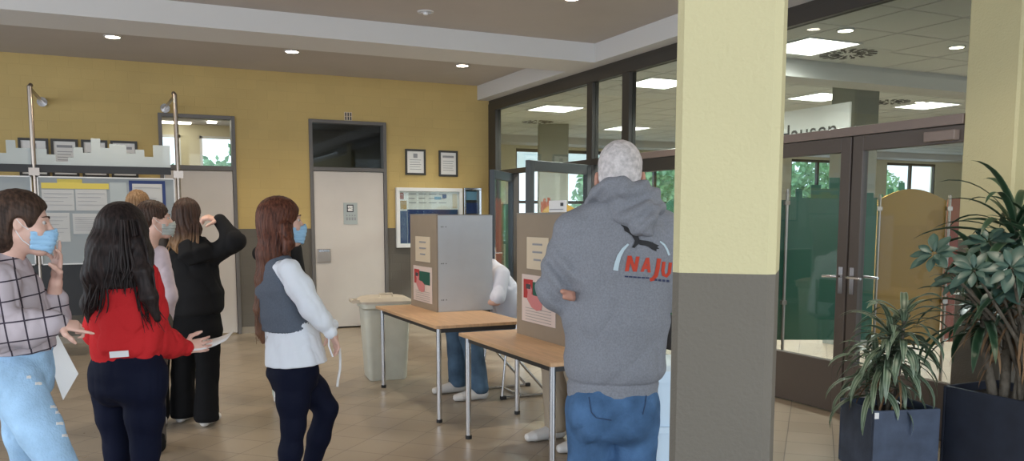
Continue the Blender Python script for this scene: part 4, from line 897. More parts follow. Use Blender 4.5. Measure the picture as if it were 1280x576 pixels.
# ---- woman in the grey knitted vest
def vest_woman():
    RT, FH = axes(350); D = 4.3; k = lambda x,y,d=D: W(x,y,d); org = k(370,600); org.z = 0
    t = root_at('person','person in white blouse, grey knitted vest and dark leggings, long auburn hair, facing right',org)
    H = k(352,279); fr = head_frame(RT*.97+FH*.22, UP); fd = fr[1]; sd = fr[0]   # sd = person's right (towards the camera)
    shN,elN,wrN = k(362,337,4.14),k(389,385,4.12),k(411,413,4.16); shF,elF,wrF = k(352,335,4.46),k(388,390,4.42),k(413,405,4.34)
    tor = [(k(347,333),.155,.075),(k(351,360),.165,.108),(k(355,392),.135,.100),(k(362,430),.150,.108),(k(367,462),.165,.118)]
    hipN,knN,anN = k(366,470,4.21),k(367,532,4.2),k(357,622,4.2); hipF,knF,anF = k(374,468,4.39),k(408,510,4.38),k(381,612,4.42)
    f = Fd(*bounds([H,anN,anF,shN,shF,wrN+RT*.1],.17), .0045)
    P = head_sdf(f, H, fr); f.cap(H+fr[2]*-.05-fd*.02, k(343,322), .048, .055, k=.03)
    f.loft([(c,a*.82,b*.82) for c,a,b in tor], sd); f.chain([(k(345,328),.07),(k(347,340),.10)],k=.03)
    for a,b,c in ((shN,elN,wrN),(shF,elF,wrF)): f.chain([(a,.042),(b,.034),(c,.023)],k=.02)
    for a,b,c in ((hipN,knN,anN),(hipF,knF,anF)): f.chain([(a,.072),(b,.046),(c,.033)],k=.03); foot_sdf(f,c,RT,.85)
    hand_sdf(f, wrN, k(424,436,4.18)-wrN, -RT*.6-FH*.2+UP*.1, FH+UP*.3, curl=(.35,.45,.5,.5), L=.88)
    hand_sdf(f, wrF, k(424,428,4.3)-wrF, -RT*.8+FH*.1, -FH+UP*.2, curl=(.4,.4,.5,.5), L=.88)
    fbuild(f, 'body', 'skin', t, org)
    eyes(t, P, org); face_mask(t, H, fr, org)
    # blouse
    f = Fd(*bounds([k(347,325),k(372,458),shN,shF,wrN,wrF],.17), .0065)
    f.loft([(tor[0][0],.150,.072),(tor[1][0],.160,.105),(tor[2][0],.145,.110),(k(366,425),.165,.135),(k(371,462),.185,.165)], sd)
    for a,b,c,r0 in ((shN,elN,wrN,.0),(shF,elF,wrF,0)):
        f.chain([(a,.056),(a.lerp(b,.45),.060),(b,.050),(b.lerp(c,.6),.040),(c-(c-b).normalized()*.03,.028)],k=.04); f.cap(c-(c-b).normalized()*.03, c+(c-b).normalized()*.012, .025,.034,k=.006)
    f.disp(lambda X,Y,Z: .005*wr(X,Y,Z,.8,3)+.0035*wr(X,Y,Z,.35,4)+.003*np.sin((X*RT.x+Y*RT.y)*95+3*np.sin(Z*7))*np.clip((1.02-Z)*4,0,1))
    f.clip(lambda X,Y,Z: .755+.06*((X-org.x)*RT.x+(Y-org.y)*RT.y)-Z, .008); fbuild(f,'blouse','blouse',t,org)
    MB().tube([p-org for p in (wrN+UP*-.01,k(411,432,4.15),k(416,446,4.14))],.004,6).build('cuff_ribbon','blouse',t,smooth=True)
    # vest
    f = Fd(*bounds([k(347,320),k(360,415)],.24), .0055)
    f.loft([(k(342,321),.075,.062),(k(345,329),.128,.078),(tor[1][0],.176,.122),(tor[2][0],.160,.124),(k(361,416),.166,.130)], sd, k=.02)
    for a,b in ((shN,elN),(shF,elF)): f.cap(a+(a-b)*.3, b+(b-a)*.5, .070, .072, k=.012, mode='s')
    f.clip(lambda X,Y,Z: 1.5-(412-272)/245.-Z, .01)
    zc = EYE-(402-272)/245.
    f.disp(lambda X,Y,Z: np.where(Z < zc+.01, .0022*np.sin(np.arctan2(Y-tor[2][0].y,X-tor[2][0].x)*95), 0)+.004*wr(X,Y,Z,1,8)); fbuild(f,'vest','vest',t,org)
    f = Fd(*bounds([k(343,318)],.12),.004); f.loft([(k(342,322),.066,.060),(k(343,316),.060,.055)], sd); f.cap(H+fr[2]*-.06-fd*.02, k(343,325), .049,.05,mode='s'); fbuild(f,'collar','blouse',t,org)
    f = Fd(*bounds([hipN,hipF,anN,anF,k(370,445)],.16), .006)
    f.loft([(k(366,440),.15,.115),(k(366,465),.165,.128),(k(368,478),.150,.115)], sd, k=.02)
    for a,b,c in ((hipN,knN,anN),(hipF,knF,anF)): f.chain([(a,.090),(a.lerp(b,.5),.080),(b,.058),(b.lerp(c,.35),.057),(c,.038)],k=.03)
    f.disp(lambda X,Y,Z: .0025*wr(X,Y,Z,.7,5)); fbuild(f,'leggings','navy',t,org)
    for c in (anN,anF): f = Fd(*bounds([c,c+RT*.22],.1),.006); foot_sdf(f,c,RT,.95); f.clip(lambda X,Y,Z:-Z); fbuild(f,'shoe','sneaker',t,org)
    f = Fd(*bounds([H,k(328,425)],.16), .0045)
    f.ell(P(0,-.016,.046), (.086,.108,.094), fr); f.ell(P(0,-.05,-.01), (.082,.075,.09), fr, k=.03)
    f.loft([(k(346,285),.085,.098),(k(341,318),.080,.098),(k(334,350),.058,.098),(k(328,385),.040,.080),(k(328,415),.028,.052),(k(329,428),.010,.02)], RT, k=.03)
    f.loft([(k(357,285,4.24),.035,.05),(k(361,305,4.2),.028,.04),(k(356,316,4.18),.016,.022)], RT, k=.02)
    f.disp(strands(k(340,279), .0016, (41,67,113), seed=2))
    def face_cut(X,Y,Z):
        x,y,z = X-H.x,Y-H.y,Z-H.z; b = x*fd.x+y*fd.y; return np.minimum(-(.042-b+.30*np.clip(z,-.2,.2)+.0*z)*-1, .12-z)  
    f.ell(P(0,.125,-.02), (.10,.075,.095), fr, k=.012, mode='s'); fbuild(f,'hair','hair_red',t,org)
    rr = random.Random(4); pp = []
    for i in range(70):
        x0 = rr.uniform(-14,12); dd = rr.uniform(-.09,.07); pp.append([k(345+x0*.8,290,D-.09+dd*.1),k(338+x0*.8,330,D+dd),k(330+x0*.75,375,D+dd),k(328+x0*.6+rr.uniform(-3,3),rr.uniform(405,432),D+dd)])
    locks(t,'hair_red',org,pp,r=.0045)
    s = W(424,452,4.22); sh = MB().tube([(0,0,.09),(.004,.006,.03),(0,0,-.02),(-.012,0,-.075),(-.016,0,-.105)],.0065,6).build('paper_slip','paper',None,loc=k(425,457,4.2)); tag(sh,'narrow white paper slip hanging from the hands of the vest-wearing person','paper')
# ---- girl in the red sweatshirt
def red_woman():
    RT, FH = axes(155); D = 3.65; k = lambda x,y,d=D: W(x,y,d); org = k(163,600); org.z = 0
    t = root_at('person','person in red sweatshirt seen from behind, long near-black hair, holding out a sheet',org)
    fd0 = FH*.78+RT*.62; H = k(156,291); fr = head_frame(fd0, UP); sd = fr[0]; fd = fr[1]
    shR,elR,wrR = k(184,346)+fd*-.02,k(190,424,3.72),k(229,434,3.85); shL,elL,wrL = k(126,348,3.78),k(123,415,3.8),k(165,425,4.0)
    tor = [(k(151,338),.150,.085),(k(153,365),.165,.115),(k(156,400),.150,.115),(k(157,435),.150,.118)]
    hR,kR,aR = k(180,478,3.62),k(182,560,3.66),k(180,655,3.66); hL,kL,aL = k(139,476,3.75),k(148,560,3.78),k(146,645,3.78)
    f = Fd(*bounds([H,aR,aL,shR,shL,wrR+RT*.12],.17), .005)
    P = head_sdf(f, H, fr); f.cap(P(0,-.02,-.05), k(151,325), .048,.055,k=.03); f.loft([(c,a*.8,b*.8) for c,a,b in tor], sd)
    for a,b,c in ((shR,elR,wrR),(shL,elL,wrL)): f.chain([(a,.04),(b,.034),(c,.024)],k=.02)
    for a,b,c in ((hR,kR,aR),(hL,kL,aL)): f.chain([(a,.07),(b,.045),(c,.033)],k=.03); foot_sdf(f,c,fd,.85)
    hand_sdf(f, wrR, RT*.95+FH*.25+UP*.02, UP*.2-FH*.6, UP+FH*.3, curl=(.55,.6,.6,.65), thumb=(.85,.2,.35), L=.9)
    hand_sdf(f, wrL, RT*.9+FH*.2, UP*.2-FH, UP, curl=(.5,.5,.5,.5), L=.88)
    fbuild(f,'body','skin',t,org); eyes(t,P,org)
    f = Fd(*bounds([k(151,325),k(157,448),shR,shL,elR,wrR,wrL,elL],.18), .0065)
    f.loft([(k(153,326),.075,.065),(k(154,336),.145,.088),(k(156,362),.158,.120),(k(159,400),.158,.132),(k(160,430),.162,.138)], sd, k=.02)
    f.loft([(k(158,436),.158,.126),(k(159,444),.150,.118)], sd, k=.01)
    f.chain([(shR,.062),(shR.lerp(elR,.5),.066),(elR+RT*.01,.066),(elR.lerp(wrR,.55),.058),(wrR-(wrR-elR).normalized()*.035,.042)],k=.04); f.cap(wrR-(wrR-elR).normalized()*.035, wrR+(wrR-elR).normalized()*.01,.034,.036,k=.008)
    f.chain([(shL,.062),(elL,.060),(wrL,.04)],k=.04)
    f.loft([(k(151,326),.082,.075),(k(150,333),.105,.088)], sd, k=.02)
    f.disp(lambda X,Y,Z: .010*wr(X,Y,Z,1.15,21)+.005*wr(X,Y,Z,.5,22)); fbuild(f,'sweatshirt','redknit',t,org)
    f = Fd(*bounds([hR,hL,aR,aL,k(157,440)],.17), .0065)
    f.loft([(k(157,440),.148,.112),(k(160,462),.168,.130),(k(160,482),.160,.128)], sd, k=.02)
    for q in (-1,1): f.ell(k(160+q*19,480,3.60+(.07 if q<0 else 0)), (.085,.085,.10), fr, k=.05)
    for a,b,c in ((hR,kR,aR),(hL,kL,aL)): f.chain([(a,.092),(a.lerp(b,.5),.080),(b,.060),(b.lerp(c,.35),.058),(c,.038)],k=.025)
    f.disp(lambda X,Y,Z: .003*wr(X,Y,Z,.7,25)); fbuild(f,'jeans','navy',t,org)
    for c in (aR,aL): f = Fd(*bounds([c,c+fd*.22],.1),.006); foot_sdf(f,c,fd,.95); f.clip(lambda X,Y,Z:-Z); fbuild(f,'shoe','sneaker',t,org)
    f = Fd(*bounds([H,k(108,400),k(205,412)],.16), .005)
    f.ell(P(0,-.018,.044), (.086,.108,.092), fr); f.ell(P(0,-.05,-.02), (.086,.078,.10), fr, k=.03)
    f.loft([(k(154,288,3.62),.098,.090),(k(152,315,3.575),.116,.078),(k(152,338,3.55),.108,.045),(k(154,358,3.535),.085,.016)], RT, k=.05)
    f.loft([(k(130,305,3.56),.05,.05),(k(120,345,3.55),.042,.04),(k(113,380,3.57),.028,.03),(k(111,402,3.58),.010,.015)], RT, k=.06)
    f.loft([(k(170,305,3.55),.050,.05),(k(178,340,3.51),.040,.036),(k(187,372,3.50),.030,.026),(k(197,400,3.52),.014,.016)], RT, k=.03)
    f.disp(strands(k(153,291), .0011, (41,67,113), seed=5)); f.ell(P(0,.125,-.02), (.10,.075,.10), fr, k=.012, mode='s'); fbuild(f,'hair','hair_black',t,org)
    rr = random.Random(9); pp = []
    for i in range(110):
        u = rr.uniform(-1,1); x0 = 153+u*34; dd = rr.uniform(-.03,.05); sx = 1 if u > 0 else -1; off = (12 if u > 0 else -8)*abs(u)**.6
        pp.append([k(153+u*20,275,3.56+dd),k(153+u*32,315,3.53+dd),k(x0+off*.4+rr.uniform(-4,4),350,3.52+dd),k(x0+off*.9+rr.uniform(-6,6),382,3.53+dd),k(x0+off*1.5+rr.uniform(-5,6),rr.uniform(392,418) if u > 0 else rr.uniform(385,408),3.56+dd)] if abs(u) > .45 else [k(153+u*20,275,3.55+dd),k(153+u*34,310,3.51+dd),k(x0+rr.uniform(-6,6),335,3.50+dd),k(x0+rr.uniform(-9,9),rr.uniform(345,372),3.49+dd)])
    locks(t,'hair_black',org,pp,r=.0052)
    # paper label at the waistband and the sheet in the hand
    pl = W(149,442.5,3.49); MB().box(-.038,.038,-.003,.003,-.013,.013).build('white_tag','paper',t,loc=pl-org).rotation_euler = (0,-.06,-YAW+.1)
    q = MB(); A_,B_ = k(242,433,3.88)-org,k(287,420,4.0)-org; q2 = MB()
    n = 10; bm = q2.bm; prev = None
    for i in range(n+1):
        u = i/n; c = A_.lerp(B_,u)+UP*(-.012*math.sin(PI*u)); wv = CV(.01,.10,.035)
        r_ = [bm.verts.new(c-wv*.4),bm.verts.new(c+wv*.6)]
        if prev: bm.faces.new((prev[0],r_[0],r_[1],prev[1]))
        prev = r_
    o = q2.build('paper_sheet','paper',None,smooth=True,loc=org); md = o.modifiers.new('solid','SOLIDIFY'); md.thickness = .001; tag(o,'white sheet held out by the person in the red sweatshirt','paper')
# ---- woman in the plaid shirt
def plaid_woman():
    RT, FH = axes(30); D = 3.2; k = lambda x,y,d=D: W(x,y,d); org = k(30,700); org.z = 0
    t = root_at('person','person in plaid shirt and light ripped jeans, blue mask, at the left edge',org)
    H = k(28,281); fr = head_frame(RT*.97-FH*.10-UP*.10, UP+RT*.10); sd = fr[0]; fd = fr[1]; bs = nrm(FH*-1-RT*.2)
    shN,elN,wrN = k(0,352,3.04),k(-6,416,2.98),k(68,404,3.02); shF,elF,wrF = k(16,350,3.36),k(64,396,3.36),k(70,353,3.30)
    tor = [(k(2,340),.150,.085),(k(6,365),.160,.115),(k(14,400),.145,.112),(k(22,432),.150,.11)]
    hN,kN,aN = k(16,474,3.10),k(84,600,3.08),k(72,735,3.1); hF,kF,aF = k(28,478,3.28),k(38,600,3.30),k(20,720,3.32)
    f = Fd(*bounds([H,aN,aF,shN,shF,wrN+RT*.2,wrF+RT*.12,elN],.17), .005)
    P = head_sdf(f, H, fr, .94); f.cap(P(0,-.022,-.05), k(8,328), .047,.056,k=.03); f.loft([(c,a*.8,b*.8) for c,a,b in tor], bs)
    for a,b,c in ((shN,elN,wrN),(shF,elF,wrF)): f.chain([(a,.04),(b,.035),(c,.024)],k=.02)
    for a,b,c in ((hN,kN,aN),(hF,kF,aF)): f.chain([(a,.075),(b,.047),(c,.034)],k=.03); foot_sdf(f,c,RT,.85)
    hand_sdf(f, wrN, RT*.95-UP*.20, FH*.5-UP*.85, UP*.2-FH*.9, curl=(.04,1.0,1.15,1.2), spread=.05, thumb=(.8,.15,.5), L=.86)
    hand_sdf(f, wrF, UP*.98+RT*.10, -RT*.8-FH*.3, -FH*.9+RT*.3, curl=(.38,.05,.10,.6), spread=.75, thumb=(.55,.30,.75), L=1.0)
    fbuild(f,'body','skin',t,org); eyes(t,P,org,.94,brow='hair_brown'); face_mask(t,H,fr,org,.94)
    f = Fd(*bounds([k(4,322),k(24,442),shN,shF,elN,wrN,elF,wrF],.18), .006)
    f.loft([(k(6,326),.080,.070),(k(4,338),.150,.090),(k(6,362),.172,.128),(k(14,400),.165,.135),(k(22,436),.168,.135)], bs, k=.02)
    dN = (wrN-elN).normalized(); dF = (wrF-elF).normalized()
    f.chain([(shN,.066),(elN,.064),(elN.lerp(wrN,.5),.062),(wrN-dN*.02,.050)],k=.04); f.cap(wrN-dN*.05,wrN+dN*.005,.043,.045,k=.006)
    f.chain([(shF,.062),(elF,.060),(elF+dF*.06,.050)],k=.04); f.cap(elF+dF*.05,elF+dF*.085,.054,.050,k=.006)
    f.disp(lambda X,Y,Z: .009*wr(X,Y,Z,1.0,31)+.004*wr(X,Y,Z,.45,32))
    f.clip(lambda X,Y,Z: EYE-(436-272)/330.+.05*wr(X,Y,Z*0,2,4)*.3-Z,.008); fbuild(f,'plaid_shirt','plaid',t,org)
    f = Fd(*bounds([k(5,322)],.14),.004); f.loft([(k(7,322),.068,.060),(k(5,333),.10,.075)], bs); f.cap(P(0,-.022,-.05), k(8,330), .050,.054,mode='s'); fbuild(f,'shirt_collar','plaid',t,org)
    f = Fd(*bounds([hN,hF,aN,aF,k(22,430),kN],.18), .0065)
    f.loft([(k(24,432),.150,.118),(k(20,458),.170,.138),(k(18,478),.165,.135)], bs, k=.02); f.ell(k(2,474,3.15),(.09,.09,.10),fr,k=.05)
    for a,b,c in ((hN,kN,aN),(hF,kF,aF)): f.chain([(a,.096),(a.lerp(b,.5),.080),(b,.058),(b.lerp(c,.35),.056),(c,.042)],k=.02)
    f.disp(lambda X,Y,Z: .005*wr(X,Y,Z,.9,35)+.002*wr(X,Y,Z,.4,36)); jo = fbuild(f,'ripped_jeans','denim_lt',t,org)
    bv = BVHTree.FromPolygons([v.co+org for v in jo.data.vertices],[tuple(p.vertices) for p in jo.data.polygons])
    for (x,y,s) in ((68,507,2.2),(73,514,1.6),(76,528,2.6),(82,543,2.0),(92,556,2.4),(48,478,1.8),(36,470,1.2)):
        q = MB()
        for j in range(3):
            pts = []
            for i in range(5):
                dd = ray(x+(i-2)*s*1.1,y+j*1.1+.4*math.sin(i*2+j)).normalized(); h = bv.ray_cast(Vector((0,0,EYE)),dd)
                if h[0]: pts.append(h[0]-dd*.001-org)
            if len(pts) > 2: q.tube(pts,.0022,5)
        if len(q.bm.verts): q.build('frayed_rip','paper',t,smooth=True)
        else: q.bm.free()
    for c in (aN,aF): f = Fd(*bounds([c,c+RT*.22],.1),.006); foot_sdf(f,c,RT,.95); f.clip(lambda X,Y,Z:-Z); fbuild(f,'shoe','sneaker',t,org)
    f = Fd(*bounds([H,k(-20,345)],.17), .0045); f.ell(P(0,-.018,.044), (.083,.106,.094), fr); f.ell(P(0,-.062,-.020), (.076,.070,.100), fr, k=.03)
    f.chain([(P(0,-.11,-.03),.045),(P(0,-.16,-.09),.04),(P(0,-.19,-.20),.03),(P(0,-.19,-.30),.012)],k=.03)
    B0 = P(0,.05,.12)
    f.disp(lambda X,Y,Z: (.0008*np.sin(((Z-H.z)*1.0+((X-H.x)*fd.x+(Y-H.y)*fd.y)*.45)*330+2*np.sin(((X-H.x)*fd.x+(Y-H.y)*fd.y)*30))).astype(np.float32))
    f.ell(P(0,.128,-.035), (.12,.088,.118), fr, k=.010, mode='s')
    for q in (-1,1): f.ell(P(q*.085,-.002,-.02), (.03,.030,.045), fr, k=.01, mode='s')
    f.ell(P(0,.075,-.11),(.12,.10,.07),fr,k=.01,mode='s'); fbuild(f,'hair','hair_brown',t,org)
    # sheets she holds at her side
    q = MB(); pts = [k(61,420,3.22),k(70,414,3.26),k(98,467,3.30),k(79,500,3.26),k(62,452,3.22)]; vs = [q.bm.verts.new(p-org) for p in pts]; q.bm.faces.new(vs)
    o = q.build('paper_sheet','paper',None,loc=org); md = o.modifiers.new('s','SOLIDIFY'); md.thickness = .002; tag(o,'white printed sheets hanging beside the light ripped jeans','paper')
# ---- woman in black
def black_woman():
    RT, FH = axes(240); D = 6.04; k = lambda x,y,d=D: W(x,y,d); org = k(243,530); org.z = 0
    t = root_at('person','person all in black with wide trousers seen from behind, hand raised to the head',org)
    H = k(235,271); fr = head_frame(FH*.9+RT*.4, UP); sd = fr[0]; fd = fr[1]
    shR,elR,wrR = k(266,318,6.0),k(293,301,5.95),k(275,276,5.98); shL,elL,wrL = k(210,321,6.1),k(206,362,6.15),k(216,385,6.3)
    tor = [(k(238,316),.155,.09),(k(240,340),.165,.12),(k(244,365),.15,.12),(k(247,392),.15,.12)]
    hR,kR,aR = k(260,412,6.0),k(259,470,6.02),k(258,516,6.0); hL,kL,aL = k(231,412,6.12),k(229,468,6.12),k(228,512,6.12)
    aR.z = aL.z = .09
    f = Fd(*bounds([H,aR,aL,shR,shL,elR],.2), .0055); P = head_sdf(f,H,fr,.97); f.cap(P(0,-.02,-.05),k(238,308),.048,.056,k=.03); f.loft([(c,a*.8,b*.8) for c,a,b in tor],sd)
    for a,b,c in ((shR,elR,wrR),(shL,elL,wrL)): f.chain([(a,.042),(b,.034),(c,.024)],k=.02)
    for a,b,c in ((hR,kR,aR),(hL,kL,aL)): f.chain([(a,.07),(b,.046),(c,.034)],k=.03); foot_sdf(f,c,fd,.85)
    hand_sdf(f,wrR,-RT*.95+UP*.30,FH*.3-UP*.8,UP*.6-FH*.6,curl=(.85,.9,.95,.95),spread=.04,L=1.0,fr_=.0105); hand_sdf(f,wrL,FH+RT*.3,RT,UP,L=.9)
    fbuild(f,'body','skin',t,org); eyes(t,P,org); face_mask(t,H,fr,org,.97,'maskgrey',.004)
    f = Fd(*bounds([k(238,305),k(247,396),shR,shL,elR,elL,wrR,wrL],.2), .008)
    f.loft([(k(238,309),.09,.08),(k(238,317),.165,.10),(k(240,340),.185,.135),(k(245,368),.195,.150),(k(248,386),.185,.142)],sd,k=.02)
    f.chain([(shR,.072),(elR,.066),(wrR,.044)],k=.05); f.chain([(shL,.07),(elL,.062),(wrL,.045)],k=.05)
    f.loft([(k(240,303,5.93),.10,.05),(k(246,316,5.90),.13,.055),(k(250,326,5.89),.09,.03)],RT,k=.02)
    f.disp(lambda X,Y,Z:.010*wr(X,Y,Z,1.1,41)); fbuild(f,'hooded_jacket','black2',t,org)
    f = Fd(*bounds([hR,hL,aR,aL,k(247,395)],.2), .008); f.loft([(k(247,392),.160,.125),(k(247,410),.175,.135),(k(246,425),.165,.13)],sd,k=.02)
    for a,b,c in ((hR,kR,aR),(hL,kL,aL)): f.chain([(a,.095),(b,.080),(Vector((c.x,c.y,.07)),.088)],k=.02)
    f.disp(lambda X,Y,Z:.006*wr(X,Y,Z,1.,45)); f.clip(lambda X,Y,Z:.035-Z,.01); fbuild(f,'wide_trousers','black',t,org)
    for c in (aR,aL): f = Fd(*bounds([c,c+fd*.22],.1),.006); foot_sdf(f,c,fd,1.); f.clip(lambda X,Y,Z:-Z); fbuild(f,'shoe','sneaker',t,org)
    f = Fd(*bounds([H,k(228,312)],.17), .0055); f.ell(P(0,-.018,.044),(.088,.108,.094),fr); f.ell(P(0,-.05,-.02),(.088,.078,.09),fr,k=.03)
    f.loft([(k(234,283,5.99),.10,.085),(k(231,296,5.95),.098,.07),(k(226,308,5.92),.07,.04),(k(222,314,5.91),.04,.02)],RT,k=.03); f.disp(strands(H,.0035,(23,37,61),seed=8))
    f.ell(P(0,.125,-.02),(.10,.075,.10),fr,k=.012,mode='s'); fbuild(f,'hair','hair_ombre',t,org)
    rr = random.Random(2); locks(t,'hair_ombre',org,[[k(232+u*16,280,5.93),k(230+u*18,298,5.89),k(228+u*20+rr.uniform(-3,3),rr.uniform(306,320),5.88)] for u in [rr.uniform(-1,1) for _ in range(22)]],r=.009)
# ---- simple standing figures mostly hidden
def stander(px, D, hz, facing, lb, top, legs, hair, hm=None, shy=1., b=1., short=False, el=None, shoe='sneaker', wl=.07, hd=None, lw=.09, hx=0.):
    """hz = height of the crown; the figure stands upright at pixel column px"""
    base = W(px,272,D); base.z = 0; org = base; t = root_at('person',lb,org); s = hz/1.68
    sd,fd,_ = head_frame(facing,UP); fr = head_frame(hd or facing,UP); Q = lambda x,y,z: base+sd*x*s+fd*y*s+UP*z*s
    H = Q(hx,.03,1.555); hs = .95
    f = Fd(*bounds([H,base,Q(.3,0,1),Q(-.3,0,1)],.2),.007); P = head_sdf(f,H,fr,hs); f.cap(P(0,-.02,-.05),Q(hx*.5,-.01,1.38),.05,.055,k=.03)
    f.loft([(Q(0,0,1.34),.13*b,.06*b),(Q(0,0,1.2),.13*b,.08*b),(Q(0,0,1.0),.11*b,.075*b),(Q(0,0,.88),.13*b,.075*b)],sd)
    arms = []
    for q in (-1,1):
        e = Q(q*.235*b,-.01,1.06) if not (el and el[0] == q) else el[1]; w_ = Q(q*.20*b,.12,.86) if not (el and el[0] == q) else el[2]; sh_ = Q(q*.165*b,0,1.33); arms.append((sh_,e,w_))
        f.chain([(sh_,.04),(e,.034),(w_,.025)],k=.02); hand_sdf(f,w_,(w_-e),-sd*q,fd,L=.9)
    lg = [(Q(q*.09,0,.88),Q(q*lw,.02,.47),Q(q*lw,-.01,.09)) for q in (-1,1)]
    for a,b_,c in lg: f.chain([(a,.055),(b_,.040),(c,.030)],k=.01); foot_sdf(f,c,fd,.85)
    fbuild(f,'body','skin',t,org); eyes(t,P,org)
    if hm: face_mask(t,H,fr,org,hs,hm,.004)
    f = Fd(*bounds([Q(0,0,1.4),Q(0,0,.85)]+[p for a in arms for p in a],.2),.009); f.loft([(Q(0,-.01,1.40),.07,.06),(Q(0,0,1.35),.15*b,.085),(Q(0,0,1.2),.165*b,.11*b),(Q(0,0,1.0),.15*b,.11*b),(Q(0,0,.88),.155*b,.11*b)],sd,k=.02)
    for a in arms: f.chain([(a[0],.062),(a[1],.054),(a[2],.042)],k=.03)
    f.disp(lambda X,Y,Z:.007*wr(X,Y,Z,1.,int(px))); fbuild(f,'shirt',top,t,org)
    f = Fd(*bounds([Q(0,0,.95)]+[p for a in lg for p in a],.2),.009); f.loft([(Q(0,0,.93),.15*b,.10*b),(Q(0,0,.84),.155*b,.11*b)],sd)
    for a in lg: f.chain([(a[0],.085),(a[1],wl),(a[2],wl*.85)],k=.02)
    f.disp(lambda X,Y,Z:.005*wr(X,Y,Z,1.,int(px)+3)); f.clip(lambda X,Y,Z:.04-Z,.01); fbuild(f,'trousers',legs,t,org)
    for a in lg: f = Fd(*bounds([a[2],a[2]+fd*.22],.1),.007); foot_sdf(f,a[2],fd,.95); f.clip(lambda X,Y,Z:-Z); fbuild(f,'shoe',shoe,t,org)
    f = Fd(*bounds([H],.2),.005); f.ell(P(0,-.018,.046),(.082*hs,.104*hs,.092*hs),fr); f.ell(P(0,-.05,-.01),(.080*hs,.066*hs,(.05 if short else .10)*hs),fr,k=.03)
    f.ell(P(0,.128,-.035),(.12*hs,.082*hs,.115*hs),fr,k=.010,mode='s')
    if short:
        for q in (-1,1): f.ell(P(q*.085,.01,-.035),(.03,.045,.055),fr,k=.01,mode='s')
    f.disp(strands(H,.003,seed=int(px))); fbuild(f,'hair',hair,t,org); return t
